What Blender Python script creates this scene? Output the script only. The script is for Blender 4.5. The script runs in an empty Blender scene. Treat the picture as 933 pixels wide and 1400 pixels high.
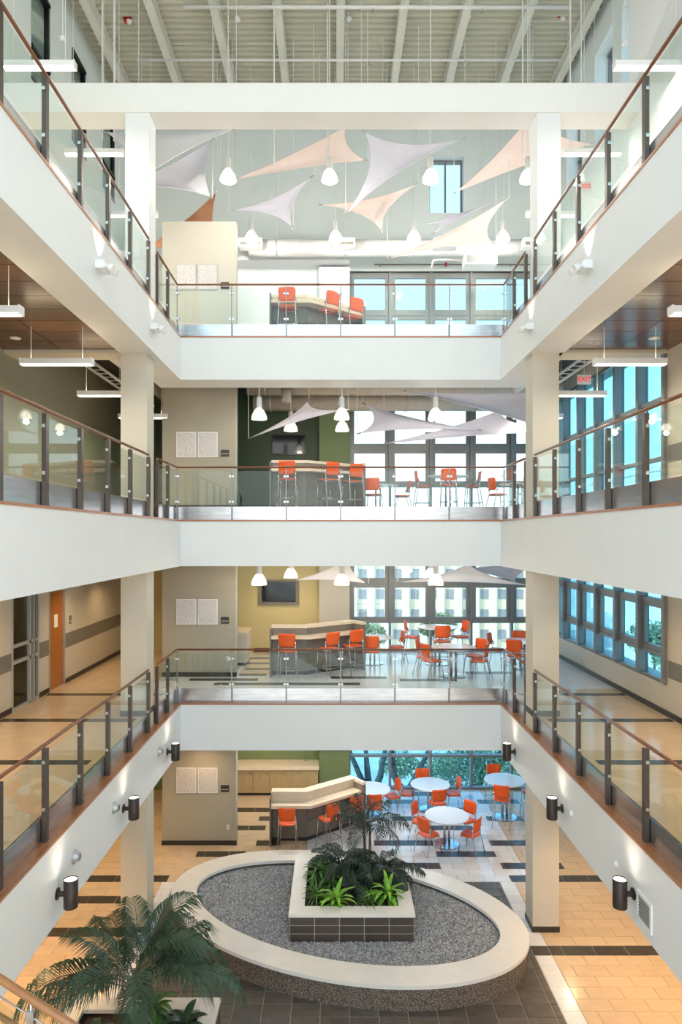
import bpy, bmesh, math, random
from mathutils import Vector, Matrix
random.seed(7)
sc = bpy.context.scene
C = sc.collection
# ------------------------------------------------------------------ camera, sky, exposure
F = 933.0; VPX, VPY = 458.0, 733.0; EYE = 7.8
cam = bpy.data.cameras.new('camera'); cam_o = bpy.data.objects.new('camera', cam); C.objects.link(cam_o)
cam_o.location = (0, 0, EYE); cam_o.rotation_euler = (math.pi/2, 0, 0)
cam.sensor_fit = 'HORIZONTAL'; cam.sensor_width = 24.0; cam.lens = 24.0*F/933.0
cam.shift_x = (466.5-VPX)/933.0
cam.shift_y = -(700.0-VPY)/933.0
cam.clip_start = 0.05; cam.clip_end = 600
sc.camera = cam_o
sc.view_settings.view_transform = 'Standard'; sc.view_settings.look = 'None'
sc.view_settings.gamma = 1.0; sc.view_settings.use_curve_mapping = False
sc.view_settings.exposure = 0.33
sc.cycles.max_bounces = 8; sc.cycles.diffuse_bounces = 4; sc.cycles.glossy_bounces = 3
sc.cycles.transparent_max_bounces = 24; sc.cycles.sample_clamp_indirect = 4.0
sc.cycles.caustics_reflective = False; sc.cycles.caustics_refractive = False

world = bpy.data.worlds.new('sky'); sc.world = world; world.use_nodes = True
wn = world.node_tree; wn.nodes.clear()
wo = wn.nodes.new('ShaderNodeOutputWorld'); wb = wn.nodes.new('ShaderNodeBackground')
tc = wn.nodes.new('ShaderNodeTexCoord'); sx = wn.nodes.new('ShaderNodeSeparateXYZ')
rp = wn.nodes.new('ShaderNodeValToRGB'); mr = wn.nodes.new('ShaderNodeMapRange')
mr.inputs['From Min'].default_value = -0.05; mr.inputs['From Max'].default_value = 0.95
wn.links.new(tc.outputs['Generated'], sx.inputs[0]); wn.links.new(sx.outputs['Z'], mr.inputs['Value'])
wn.links.new(mr.outputs[0], rp.inputs['Fac']); wn.links.new(rp.outputs['Color'], wb.inputs['Color'])
e = rp.color_ramp.elements
e[0].position = 0.0; e[0].color = (0.80, 0.86, 0.90, 1)
e[1].position = 1.0; e[1].color = (0.42, 0.62, 0.90, 1)
for p, c in ((0.16, (1.0, 1.0, 0.98, 1)), (0.34, (0.56, 0.83, 1.0, 1)), (0.55, (0.52, 0.76, 0.95, 1))):
    el = rp.color_ramp.elements.new(p); el.color = c
wb.inputs['Strength'].default_value = 2.5
wn.links.new(wb.outputs[0], wo.inputs[0])

# sun from behind the left of the building (lights the street and the house across it)
sl = bpy.data.lights.new('sun', 'SUN'); sl.energy = 7.0; sl.angle = 0.01; sl.color = (1, .95, .86)
so = bpy.data.objects.new('sun', sl); C.objects.link(so); so.rotation_euler = Vector((.72, .30, -.62)).to_track_quat('-Z', 'Y').to_euler()
so.location = (-20, -20, 60)

def PX(u, v, Y):            # a point seen at pixel (u, v), at distance Y in front of the camera
    return Vector(((u-VPX)*Y/F, Y, EYE-(v-VPY)*Y/F))

# ------------------------------------------------------------------ materials
MATS = {}
def M(name, col, rough=.6, metal=0.0, var=.06, scale=6.0, bump=0.0, bscale=40.0, spec=.5, emit=None, coat=0, stretch=None):
    m = bpy.data.materials.new(name); m.use_nodes = True; nt = m.node_tree; b = nt.nodes['Principled BSDF']
    b.inputs['Roughness'].default_value = rough; b.inputs['Metallic'].default_value = metal
    b.inputs['Specular IOR Level'].default_value = spec
    if coat: b.inputs['Coat Weight'].default_value = coat; b.inputs['Coat Roughness'].default_value = .12
    t = nt.nodes.new('ShaderNodeTexCoord'); mp = nt.nodes.new('ShaderNodeMapping'); n = nt.nodes.new('ShaderNodeTexNoise')
    nt.links.new(t.outputs['Object'], mp.inputs[0]); nt.links.new(mp.outputs[0], n.inputs['Vector'])
    if stretch: mp.inputs['Scale'].default_value = stretch
    n.inputs['Scale'].default_value = scale; n.inputs['Detail'].default_value = 4
    r = nt.nodes.new('ShaderNodeValToRGB'); nt.links.new(n.outputs['Fac'], r.inputs['Fac'])
    r.color_ramp.elements[0].position = .3; r.color_ramp.elements[1].position = .7
    r.color_ramp.elements[0].color = tuple(max(0, x*(1-var)) for x in col)+(1,)
    r.color_ramp.elements[1].color = tuple(min(1, x*(1+var)) for x in col)+(1,)
    nt.links.new(r.outputs['Color'], b.inputs['Base Color'])
    if bump:
        n2 = nt.nodes.new('ShaderNodeTexNoise'); n2.inputs['Scale'].default_value = bscale
        nt.links.new(mp.outputs[0], n2.inputs['Vector'])
        bp = nt.nodes.new('ShaderNodeBump'); bp.inputs['Strength'].default_value = bump; bp.inputs['Distance'].default_value = .02
        nt.links.new(n2.outputs['Fac'], bp.inputs['Height']); nt.links.new(bp.outputs[0], b.inputs['Normal'])
    if emit:
        b.inputs['Emission Color'].default_value = tuple(emit[:3])+(1,); b.inputs['Emission Strength'].default_value = emit[3]
    MATS[name] = m
    return m
def objvar(m, amt=.18):       # small colour differences from piece to piece
    nt = m.node_tree; b = nt.nodes['Principled BSDF']; l = b.inputs['Base Color'].links[0]; src = l.from_socket
    oi = nt.nodes.new('ShaderNodeObjectInfo'); mr_ = nt.nodes.new('ShaderNodeMapRange')
    mr_.inputs['To Min'].default_value = 1-amt; mr_.inputs['To Max'].default_value = 1+amt
    nt.links.new(oi.outputs['Random'], mr_.inputs['Value'])
    hs = nt.nodes.new('ShaderNodeHueSaturation'); nt.links.new(src, hs.inputs['Color']); nt.links.new(mr_.outputs[0], hs.inputs['Value'])
    nt.links.new(hs.outputs['Color'], b.inputs['Base Color'])
    return m
def glassmat(name, tint, f0=.04, fmax=.75, rough=0.0):
    # thin clear pane: tinted see-through plus a mirror part that grows towards grazing angles
    m = bpy.data.materials.new(name); m.use_nodes = True; nt = m.node_tree; nt.nodes.clear()
    o = nt.nodes.new('ShaderNodeOutputMaterial'); mx = nt.nodes.new('ShaderNodeMixShader')
    tr = nt.nodes.new('ShaderNodeBsdfTransparent'); gl = nt.nodes.new('ShaderNodeBsdfGlossy')
    lw = nt.nodes.new('ShaderNodeLayerWeight'); lw.inputs['Blend'].default_value = .5
    pw = nt.nodes.new('ShaderNodeMath'); pw.operation = 'POWER'; pw.inputs[1].default_value = 5
    ma = nt.nodes.new('ShaderNodeMath'); ma.operation = 'MULTIPLY_ADD'; ma.inputs[1].default_value = fmax-f0; ma.inputs[2].default_value = f0
    gl.inputs['Roughness'].default_value = rough; gl.inputs['Color'].default_value = (.9, .95, .95, 1)
    tr.inputs['Color'].default_value = tuple(tint)+(1,)
    nt.links.new(lw.outputs['Facing'], pw.inputs[0]); nt.links.new(pw.outputs[0], ma.inputs[0])
    nt.links.new(ma.outputs[0], mx.inputs[0]); nt.links.new(tr.outputs[0], mx.inputs[1]); nt.links.new(gl.outputs[0], mx.inputs[2])
    nt.links.new(mx.outputs[0], o.inputs[0]); MATS[name] = m
    return m

white = M('white_paint', (.81, .83, .835), .55, var=.015, scale=1.5, bump=.03, bscale=120)
beam_white = M('beam_paint', (.86, .86, .84), .6, var=.015, scale=1.5)
mint = M('pale_mint_paint', (.80, .86, .85), .6, var=.015, scale=1.2)
taupe = M('taupe_wall', (.40, .36, .275), .6, var=.03, scale=1.2, bump=.03, bscale=120)
rail_wood = M('dark_handrail_wood', (.20, .075, .035), .35, var=.15, scale=5, coat=.2)
cream = M('cream_paint', (.60, .56, .475), .6, var=.03, scale=1.2, bump=.03, bscale=120)
col_paint = M('column_paint', (.60, .565, .475), .6, var=.02, scale=1.2)
yellow = M('yellow_paint', (.62, .54, .28), .6, var=.03, scale=1.2)
olive = M('olive_paint', (.17, .22, .09), .55, var=.04, scale=1.2)
dgreen = M('dark_green_paint', (.045, .075, .035), .5, var=.05, scale=1.2)
dwall = M('grey_olive_paint', (.29, .29, .22), .55, var=.05, scale=1.0)
stripe = M('grey_stripe_paint', (.20, .185, .16), .5, var=.03)
base_m = M('baseboard_vinyl', (.035, .028, .022), .45, var=.1)
tile_w = objvar(M('daylit_pale_tile', (.80, .81, .84), .14, var=.03, scale=5), .04)  # daylight on the lounge floor is put into this paler, bluish tile colour
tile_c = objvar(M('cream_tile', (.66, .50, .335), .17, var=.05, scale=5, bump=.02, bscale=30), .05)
tile_d = objvar(M('dark_tile', (.055, .045, .035), .25, var=.12, scale=6), .15)
slate = objvar(M('slate_tile', (.115, .10, .085), .33, var=.22, scale=7, bump=.08, bscale=25), .2)
grout = M('grout', (.50, .43, .34), .8, var=.08)
wood = M('cherry_wood', (.42, .165, .065), .35, var=.2, scale=5, stretch=(6, 1, 6), coat=.2)
woodx = M('oak_handrail', (.36, .15, .05), .35, var=.2, scale=5, coat=.2)
wceil = objvar(M('walnut_ceiling_panel', (.105, .040, .018), .24, var=.25, scale=4, stretch=(1, 8, 1), coat=.15), .15)
bronze = M('bronze_post', (.11, .085, .07), .35, metal=.6, var=.1)
rail_steel = M('satin_steel', (.30, .30, .30), .45, metal=.8, var=.05)
steel = M('brushed_steel', (.55, .55, .56), .22, metal=.95, var=.12, scale=2.0, stretch=(1, 1, 8))
chrome = M('chrome', (.62, .62, .63), .18, metal=1.0, var=.03)
alu = M('champagne_aluminium', (.24, .245, .24), .42, metal=.35, var=.06, scale=3)
dark = M('black_plastic', (.012, .012, .013), .3, var=.2)
screen = M('tv_screen', (.006, .006, .007), .08, var=.1)
brown_metal = M('dark_brown_metal', (.055, .04, .033), .4, metal=.4, var=.1)
lamp_white = M('white_enamel', (.85, .85, .84), .35, var=.02)
orange = M('orange_shell', (.86, .115, .015), .38, var=.05, scale=4)
top_white = M('white_laminate', (.82, .82, .84), .2, var=.015)
bar_top = M('maple_laminate', (.78, .66, .50), .28, var=.05, scale=3, stretch=(1, 6, 1))
bar_panel = objvar(M('greybrown_laminate', (.20, .17, .135), .35, var=.1, scale=3, stretch=(1, 1, 6)), .1)
cab = M('maple_cabinet', (.42, .32, .16), .35, var=.08, scale=3, stretch=(6, 6, 1))
stone = M('pale_cast_stone', (.84, .80, .745), .4, var=.03, scale=4)
soil = M('dark_soil', (.03, .022, .015), .9, var=.4, scale=20, bump=.5, bscale=30)
gravel = M('grey_gravel', (.24, .24, .25), .6, var=.3, scale=60)
deck = M('roof_deck_paint', (.55, .545, .44), .6, var=.04, scale=2)
joist_m = M('joist_paint', (.70, .70, .62), .55, var=.04, scale=2)
rod_m = M('white_rod', (.78, .78, .76), .45, var=.03)
duct_m = M('duct_paint', (.72, .72, .70), .5, var=.03)
sail_l = M('lavender_fabric', (.68, .66, .74), .85, var=.04, scale=2)
sail_w = M('white_fabric', (.80, .80, .84), .85, var=.03, scale=2)
sail_p = M('peach_fabric', (.86, .71, .66), .85, var=.04, scale=2)
sail_b = M('copper_fabric', (.42, .19, .10), .85, var=.06, scale=2)
leaf_d = M('dark_palm_leaf', (.034, .075, .040), .42, var=.35, scale=3)
leaf_k = M('dusky_leaf', (.024, .042, .028), .5, var=.35, scale=4)
leaf_m = M('mid_green_leaf', (.075, .19, .035), .45, var=.3, scale=6)
leaf_y = M('lime_leaf', (.20, .46, .035), .42, var=.35, scale=9)
trunk_m = M('palm_trunk', (.10, .07, .04), .85, var=.3, scale=12, bump=.4)
bark = M('tree_bark', (.05, .05, .045), .9, var=.3, scale=6, bump=.5)
tree_leaf = M('tree_leaf', (.17, .25, .13), .6, var=.35, scale=1.5)
door_wood = M('orange_maple_door', (.40, .135, .025), .35, var=.12, scale=3, stretch=(1, 6, .6))
alu_lt = M('light_aluminium', (.50, .51, .50), .35, metal=.3, var=.04)
redm = M('fire_alarm_red', (.55, .02, .015), .35, var=.05)
paper = M('paper', (.86, .84, .80), .6, var=.02)
ext_c = M('cream_stucco', (.80, .70, .50), .8, var=.04, scale=.3)
ext_w = M('white_concrete', (.86, .85, .82), .8, var=.04, scale=.3)
ext_g = M('grey_window_glass', (.30, .31, .33), .15, var=.1, scale=.5)
ground_m = M('pale_paving', (.46, .46, .43), .85, var=.18, scale=.6)
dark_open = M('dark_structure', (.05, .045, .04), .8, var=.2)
bulb = M('lamp_diffuser', (.9, .88, .82), .4, var=.02, emit=(1, .90, .74, 9))
tube_e = M('fluorescent_diffuser', (.9, .9, .88), .4, var=.02, emit=(1, .95, .86, 2.0))
exit_e = M('exit_red', (.8, .05, .05), .4, emit=(1, .08, .07, .45))
exit_w = M('exit_plate', (.85, .80, .78), .4, var=.02)
g_rail = glassmat('railing_glass', (.925, .965, .95), .016)
g_win = glassmat('window_glass', (.68, .765, .79))
g_low = glassmat('blue_tinted_glass', (.48, .74, .87))
g_right = glassmat('cyan_tinted_glass', (.44, .70, .80))
g_door = glassmat('door_glass', (.45, .48, .43))
def translucent(name, col, clear):
    m = bpy.data.materials.new(name); m.use_nodes = True; nt = m.node_tree; nt.nodes.clear()
    o = nt.nodes.new('ShaderNodeOutputMaterial'); mx = nt.nodes.new('ShaderNodeMixShader'); mx2 = nt.nodes.new('ShaderNodeMixShader')
    tr = nt.nodes.new('ShaderNodeBsdfTransparent'); df = nt.nodes.new('ShaderNodeBsdfDiffuse'); tl = nt.nodes.new('ShaderNodeBsdfTranslucent')
    wv = nt.nodes.new('ShaderNodeTexNoise'); wv.inputs['Scale'].default_value = 30; rr = nt.nodes.new('ShaderNodeMapRange'); rr.inputs['To Min'].default_value = clear-.08; rr.inputs['To Max'].default_value = clear+.08
    df.inputs['Color'].default_value = tuple(col)+(1,); tl.inputs['Color'].default_value = tuple(col)+(1,); mx2.inputs[0].default_value = .5
    nt.links.new(df.outputs[0], mx2.inputs[1]); nt.links.new(tl.outputs[0], mx2.inputs[2]); nt.links.new(wv.outputs['Fac'], rr.inputs['Value']); nt.links.new(rr.outputs[0], mx.inputs[0])
    nt.links.new(mx2.outputs[0], mx.inputs[1]); nt.links.new(tr.outputs[0], mx.inputs[2]); nt.links.new(mx.outputs[0], o.inputs[0]); MATS[name] = m
    return m
shade_m = translucent('prismatic_glass_shade', (.62, .63, .63), .62)
# posters: faint printed plan drawings
def poster_mat(name, seed):
    m = M(name, (.80, .76, .72), .35, var=.02); nt = m.node_tree; b = nt.nodes['Principled BSDF']
    t = nt.nodes.new('ShaderNodeTexCoord'); mp = nt.nodes.new('ShaderNodeMapping'); mp.inputs['Location'].default_value = (seed, seed*.7, seed)
    nt.links.new(t.outputs['Object'], mp.inputs[0])
    v = nt.nodes.new('ShaderNodeTexVoronoi'); v.distance = 'CHEBYCHEV'; v.feature = 'DISTANCE_TO_EDGE'; v.inputs['Scale'].default_value = 17
    nt.links.new(mp.outputs[0], v.inputs['Vector'])
    r = nt.nodes.new('ShaderNodeValToRGB'); r.color_ramp.elements[0].position = .02; r.color_ramp.elements[1].position = .07
    r.color_ramp.elements[0].color = (.50, .45, .47, 1); r.color_ramp.elements[1].color = (.70, .66, .62, 1)
    nt.links.new(v.outputs['Distance'], r.inputs['Fac']); nt.links.new(r.outputs['Color'], b.inputs['Base Color'])
    return m
poster_a = poster_mat('printed_plan', 1.3); poster_b = poster_mat('printed_plan_two', 4.1)
# mosaic: small brown pebble tiles round the oval planter
mosaic = M('brown_mosaic', (.17, .135, .105), .4, var=.1)
nt = mosaic.node_tree; b = nt.nodes['Principled BSDF']
t = nt.nodes.new('ShaderNodeTexCoord'); v = nt.nodes.new('ShaderNodeTexVoronoi'); v.inputs['Scale'].default_value = 42
nt.links.new(t.outputs['Object'], v.inputs['Vector'])
r = nt.nodes.new('ShaderNodeValToRGB'); r.color_ramp.elements[0].color = (.36, .29, .23, 1); r.color_ramp.elements[1].color = (.09, .068, .054, 1)
r.color_ramp.elements[0].position = .15; r.color_ramp.elements[1].position = .65
nt.links.new(v.outputs['Distance'], r.inputs['Fac']); nt.links.new(r.outputs['Color'], b.inputs['Base Color'])
bp = nt.nodes.new('ShaderNodeBump'); bp.inputs['Strength'].default_value = .6; bp.inputs['Distance'].default_value = .01; bp.invert = True
nt.links.new(v.outputs['Distance'], bp.inputs['Height']); nt.links.new(bp.outputs[0], b.inputs['Normal'])

# ------------------------------------------------------------------ mesh helpers
class MB:
    def __init__(s): s.v = []; s.f = []
    def add(s, vs, fs):
        n = len(s.v); s.v += [tuple(p) for p in vs]; s.f += [tuple(i+n for i in f) for f in fs]; return s
    def box(s, x0, y0, z0, x1, y1, z1):
        x0, x1 = min(x0, x1), max(x0, x1); y0, y1 = min(y0, y1), max(y0, y1); z0, z1 = min(z0, z1), max(z0, z1)
        return s.add([(x0,y0,z0),(x1,y0,z0),(x1,y1,z0),(x0,y1,z0),(x0,y0,z1),(x1,y0,z1),(x1,y1,z1),(x0,y1,z1)],
                     [(0,3,2,1),(4,5,6,7),(0,1,5,4),(1,2,6,5),(2,3,7,6),(3,0,4,7)])
    def prism(s, pts, z0, z1):
        n = len(pts)
        a = sum(pts[i][0]*pts[(i+1)%n][1]-pts[(i+1)%n][0]*pts[i][1] for i in range(n))
        if a < 0: pts = pts[::-1]
        return s.add([(p[0],p[1],z0) for p in pts]+[(p[0],p[1],z1) for p in pts],
                     [tuple(range(n))[::-1], tuple(range(n, 2*n))]+[(i,(i+1)%n,(i+1)%n+n,i+n) for i in range(n)])
    def tube(s, pts, r, n=8, closed=False, r1=None):
        pts = [Vector(p) for p in pts]; k = len(pts); vs = []; prev = None
        for i, p in enumerate(pts):
            d = (pts[min(i+1,k-1)]-pts[max(i-1,0)])
            if closed: d = pts[(i+1)%k]-pts[i-1]
            d = d.normalized() if d.length > 1e-9 else Vector((0,0,1))
            if prev is None: a = d.orthogonal().normalized()
            else:
                a = prev-d*prev.dot(d); a = a.normalized() if a.length > 1e-6 else d.orthogonal().normalized()
            prev = a; bb = d.cross(a)
            rr = r if r1 is None else r+(r1-r)*i/max(1,k-1)
            if isinstance(r, (list, tuple)): rr = r[i]
            for j in range(n):
                t = 2*math.pi*j/n; vs.append(p+(a*math.cos(t)+bb*math.sin(t))*rr)
        fs = []
        for i in range(k if closed else k-1):
            for j in range(n):
                a0 = i*n+j; a1 = i*n+(j+1)%n; b0 = ((i+1)%k)*n+j; b1 = ((i+1)%k)*n+(j+1)%n; fs.append((a0,a1,b1,b0))
        if not closed: fs += [tuple(range(n))[::-1], tuple(range((k-1)*n, k*n))]
        return s.add(vs, fs)
    def lathe(s, prof, n=20, c=(0,0,0), caps=True):      # prof: (radius, z) from bottom to top
        vs = []; k = len(prof)
        for r, z in prof:
            for j in range(n):
                t = 2*math.pi*j/n; vs.append((c[0]+r*math.cos(t), c[1]+r*math.sin(t), c[2]+z))
        fs = [(i*n+j, i*n+(j+1)%n, (i+1)*n+(j+1)%n, (i+1)*n+j) for i in range(k-1) for j in range(n)]
        if caps: fs += [tuple(range(n))[::-1], tuple(range((k-1)*n, k*n))]
        return s.add(vs, fs)
    def mesh(s, name, mat, smooth=False):
        me = bpy.data.meshes.new(name); me.from_pydata(s.v, [], s.f); me.materials.append(mat)
        if smooth: me.polygons.foreach_set('use_smooth', [True]*len(me.polygons))
        me.update(); return me
    def build(s, name, mat, parent=None, smooth=False, loc=None):
        return put(name, s.mesh(name, mat, smooth), parent, loc)
def put(name, me, parent=None, loc=None, rz=0.0):
    o = bpy.data.objects.new(name, me); C.objects.link(o)
    if parent: o.parent = parent
    if loc is not None: o.location = loc
    if rz: o.rotation_euler = (0, 0, rz)
    return o
def box(name, x0, y0, z0, x1, y1, z1, mat, parent=None):      # origin at the box's own base centre
    cx, cy = (x0+x1)/2, (y0+y1)/2; z = min(z0, z1)
    return MB().box(x0-cx, y0-cy, 0, x1-cx, y1-cy, abs(z1-z0)).build(name, mat, parent, loc=(cx, cy, z))
def tag(o, label, cat, group=None):
    o['label'] = label; o['category'] = cat
    if group: o['group'] = group
    return o
def st(o): o['kind'] = 'structure'; return o
def thing(name, label, cat, loc=(0,0,0), rz=0.0, group=None):
    o = bpy.data.objects.new(name, None); C.objects.link(o); o.location = loc; o.rotation_euler = (0,0,rz); o.empty_display_size = .1
    return tag(o, label, cat, group)
def root(name, loc=(0,0,0)):
    o = bpy.data.objects.new(name, None); C.objects.link(o); o.location = loc; o.empty_display_size = .1
    return st(o)
def dup(src, loc, rz, label, group=None):
    r = src.copy(); C.objects.link(r); r.location = loc; r.rotation_euler = (0,0,rz); r['label'] = label
    if group: r['group'] = group
    for ch in list(src.children):
        c = ch.copy(); C.objects.link(c); c.parent = r
        for g in ch.children:
            d = g.copy(); C.objects.link(d); d.parent = c
    return r
def light(kind, loc, power, col, parent=None, rot=(0,0,0), **kw):
    l = bpy.data.lights.new(kind.lower()+'_light', kind); l.energy = power; l.color = col
    for k, val in kw.items(): setattr(l, k, val)
    o = bpy.data.objects.new('lamp_light', l); C.objects.link(o); o.location = loc; o.rotation_euler = rot
    if parent: o.parent = parent
    return o
def wall_cells(mb, axis, c0, c1, a0, a1, z0, z1, holes):
    # a wall slab between c0..c1 across, a0..a1 along and z0..z1 up, with rectangular holes (a, a, z, z)
    As = sorted({a0, a1, *[h[0] for h in holes], *[h[1] for h in holes]}); Zs = sorted({z0, z1, *[h[2] for h in holes], *[h[3] for h in holes]})
    for i in range(len(As)-1):
        for j in range(len(Zs)-1):
            ac, zc = (As[i]+As[i+1])/2, (Zs[j]+Zs[j+1])/2
            if any(h[0] < ac < h[1] and h[2] < zc < h[3] for h in holes): continue
            if axis == 'x': mb.box(As[i], c0, Zs[j], As[i+1], c1, Zs[j+1])
            else: mb.box(c0, As[i], Zs[j], c1, As[i+1], Zs[j+1])
    return mb
# ------------------------------------------------------------------ the building
ZF = [0.0, 4.25, 8.47, 12.70]; ZB = [None, 2.87, 7.11, 11.40]
XL, XR, WL, WR, YF, YB, ROOF = -3.55, 3.82, -6.5, 6.56, 15.7, 21.0, 20.8
FL = ['ground', 'second', 'third', 'top']
def ell(t, off=0.0):                                  # outline of the oval planter
    a, b_, c_ = 12.25, -2.7, 5.86
    l1 = math.sqrt(a); l2 = b_/l1; l3 = math.sqrt(c_-l2*l2)
    x, y = l1*math.cos(t), l2*math.cos(t)+l3*math.sin(t)
    dx, dy = -l1*math.sin(t), -l2*math.sin(t)+l3*math.cos(t); n = math.hypot(dx, dy)
    return (.1+x-off*dy/n, 13.57+y+off*dx/n)
ELL = [ell(2*math.pi*i/96, .02) for i in range(96)]
def inside(p, poly):
    r = False; j = len(poly)-1
    for i in range(len(poly)):
        (x1, y1), (x2, y2) = poly[i], poly[j]
        if (y1 > p[1]) != (y2 > p[1]) and p[0] < (x2-x1)*(p[1]-y1)/(y2-y1)+x1: r = not r
        j = i
    return r

# ground floor: slab, then every tile as a piece on it
fl = st(box('floor', WL-.4, -3, -.35, WR+.4, YB+.3, -.012, grout))
SL = (-3.6, 3.72, 15.4)
shared = {}
def tile(w, d, mat, x, y, nm, stuff=None):
    if stuff is not None:
        stuff.setdefault(mat, MB()).box(x+.004, y+.004, -.012, x+w-.004, y+d-.004, 0); return
    k = (round(w, 3), round(d, 3), mat.name)
    if k not in shared:
        a, b_ = w/2-.004, d/2-.004; e_ = .006
        mb = MB(); mb.add([(-a,-b_,0),(a,-b_,0),(a,b_,0),(-a,b_,0),(-a+e_,-b_+e_,.012),(a-e_,-b_+e_,.012),(a-e_,b_-e_,.012),(-a+e_,b_-e_,.012)],
            [(4,5,6,7),(0,1,5,4),(1,2,6,5),(2,3,7,6),(3,0,4,7)]); shared[k] = mb.mesh(nm, mat)
    o = put(nm, shared[k], fl); o.matrix_parent_inverse = fl.matrix_world.inverted()
    o.location = Vector((x+w/2, y+d/2, -.012))-fl.location; o.matrix_parent_inverse.identity()
cand = []
DASH = {27: [(1.0, 2.5), (3.95, 5.2), (-2.0, -1.4)], 25: [(2.5, 3.95), (-3.4, -2.2), (-.3, 1.0)], 23: [(1.6, 2.5), (3.95, 5.4)], 32: [(1.6, 2.5), (4.2, 5.2), (-2.1, -1.5)],
        36: [(1.5, 2.3), (4.2, 5.4)], 30: [(2.5, 3.7), (-2.7, -1.85)], 34: [(2.3, 3.7), (-2.9, -1.85)], 38: [(2.4, 3.8)]}
for k in range(40):
    y0 = 9.1+.3*k; y1 = min(y0+.3, YB)
    xs = [WL+(.3 if k % 2 else .6)+.6*i for i in range(-1, 23)]
    EX = [-3.9, 4.05] if y0 < 15.39 else [-.7, 4.45]
    cuts = sorted(set([x for x in xs if WL < x < WR and min(abs(x-q) for q in EX) > .09]+[WL, WR]+EX+([SL[0], SL[1]] if y0 < SL[2]-.01 else [])+[q for a in DASH.get(k, []) for q in a]))
    cuts2 = [cuts[0]]
    for q in cuts[1:]:
        if q-cuts2[-1] > .02: cuts2.append(q)
    for x0, x1 in zip(cuts2, cuts2[1:]):
        xc, yc = (x0+x1)/2, (y0+y1)/2
        if y0 < SL[2]-.01 and SL[0] < xc < SL[1]: continue
        if inside((xc, yc), ELL): continue
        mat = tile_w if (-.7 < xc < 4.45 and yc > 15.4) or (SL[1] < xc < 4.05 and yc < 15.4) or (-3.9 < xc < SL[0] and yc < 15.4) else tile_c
        if any(a-.01 <= xc <= b_+.01 for a, b_ in DASH.get(k, [])): mat = tile_d
        if xc < SL[0]-.3 and k in (14, 18, 21): mat = tile_d
        if xc > SL[1] and k in (12, 21): mat = tile_d
        cand.append((0 if abs(xc) < 5.7 else 1, yc, x1-x0, y1-y0, mat, x0, y0))
cand.sort(key=lambda c: (c[0], c[1])); rest = {}; nc = 0
for hid, yc, w, d, mat, x, y in cand:
    if mat is tile_d: tile(w, d, mat, x, y, 'dark_tile', rest if hid else None)
    else:
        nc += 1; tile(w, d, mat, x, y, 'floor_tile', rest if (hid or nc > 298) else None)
sl_n = 0
for j in range(21):
    for i in range(-1, 16):
        w, d = .48, .31; x = SL[0]+w*i; y = SL[2]-d*(j+1)
        x0, x1 = max(SL[0], x), min(SL[1], x+w)
        if x1-x0 < .03: continue
        if all(inside(q, ELL) for q in ((x0, y), (x1, y), (x1, y+d), (x0, y+d))): continue
        tile(x1-x0, d, slate, x0, y, 'slate_tile', None)
for m_, mb in rest.items():
    o = mb.build('dark_tile_field' if m_ is tile_d else 'floor_tile_field', m_, fl, loc=-fl.location); o['kind'] = 'stuff'
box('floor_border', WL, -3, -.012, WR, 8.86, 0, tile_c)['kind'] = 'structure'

# columns (from the ground floor to the roof beam)
for i, (x0, x1) in enumerate(((-4.22, -3.70), (3.90, 4.42))):
    c = st(box('column', x0, 13.44, 0, x1, 13.94, 11.45, col_paint)); st(box('column', x0+.09, 13.44, 11.45, x1+.035, 13.94, 16.2, white))
    for z in ZF[:2]:
        o = MB().box(-.272, -.262, 0, .272, .262, .11).build('column_base', base_m, c, loc=(0, 0, z+.001))

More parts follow.
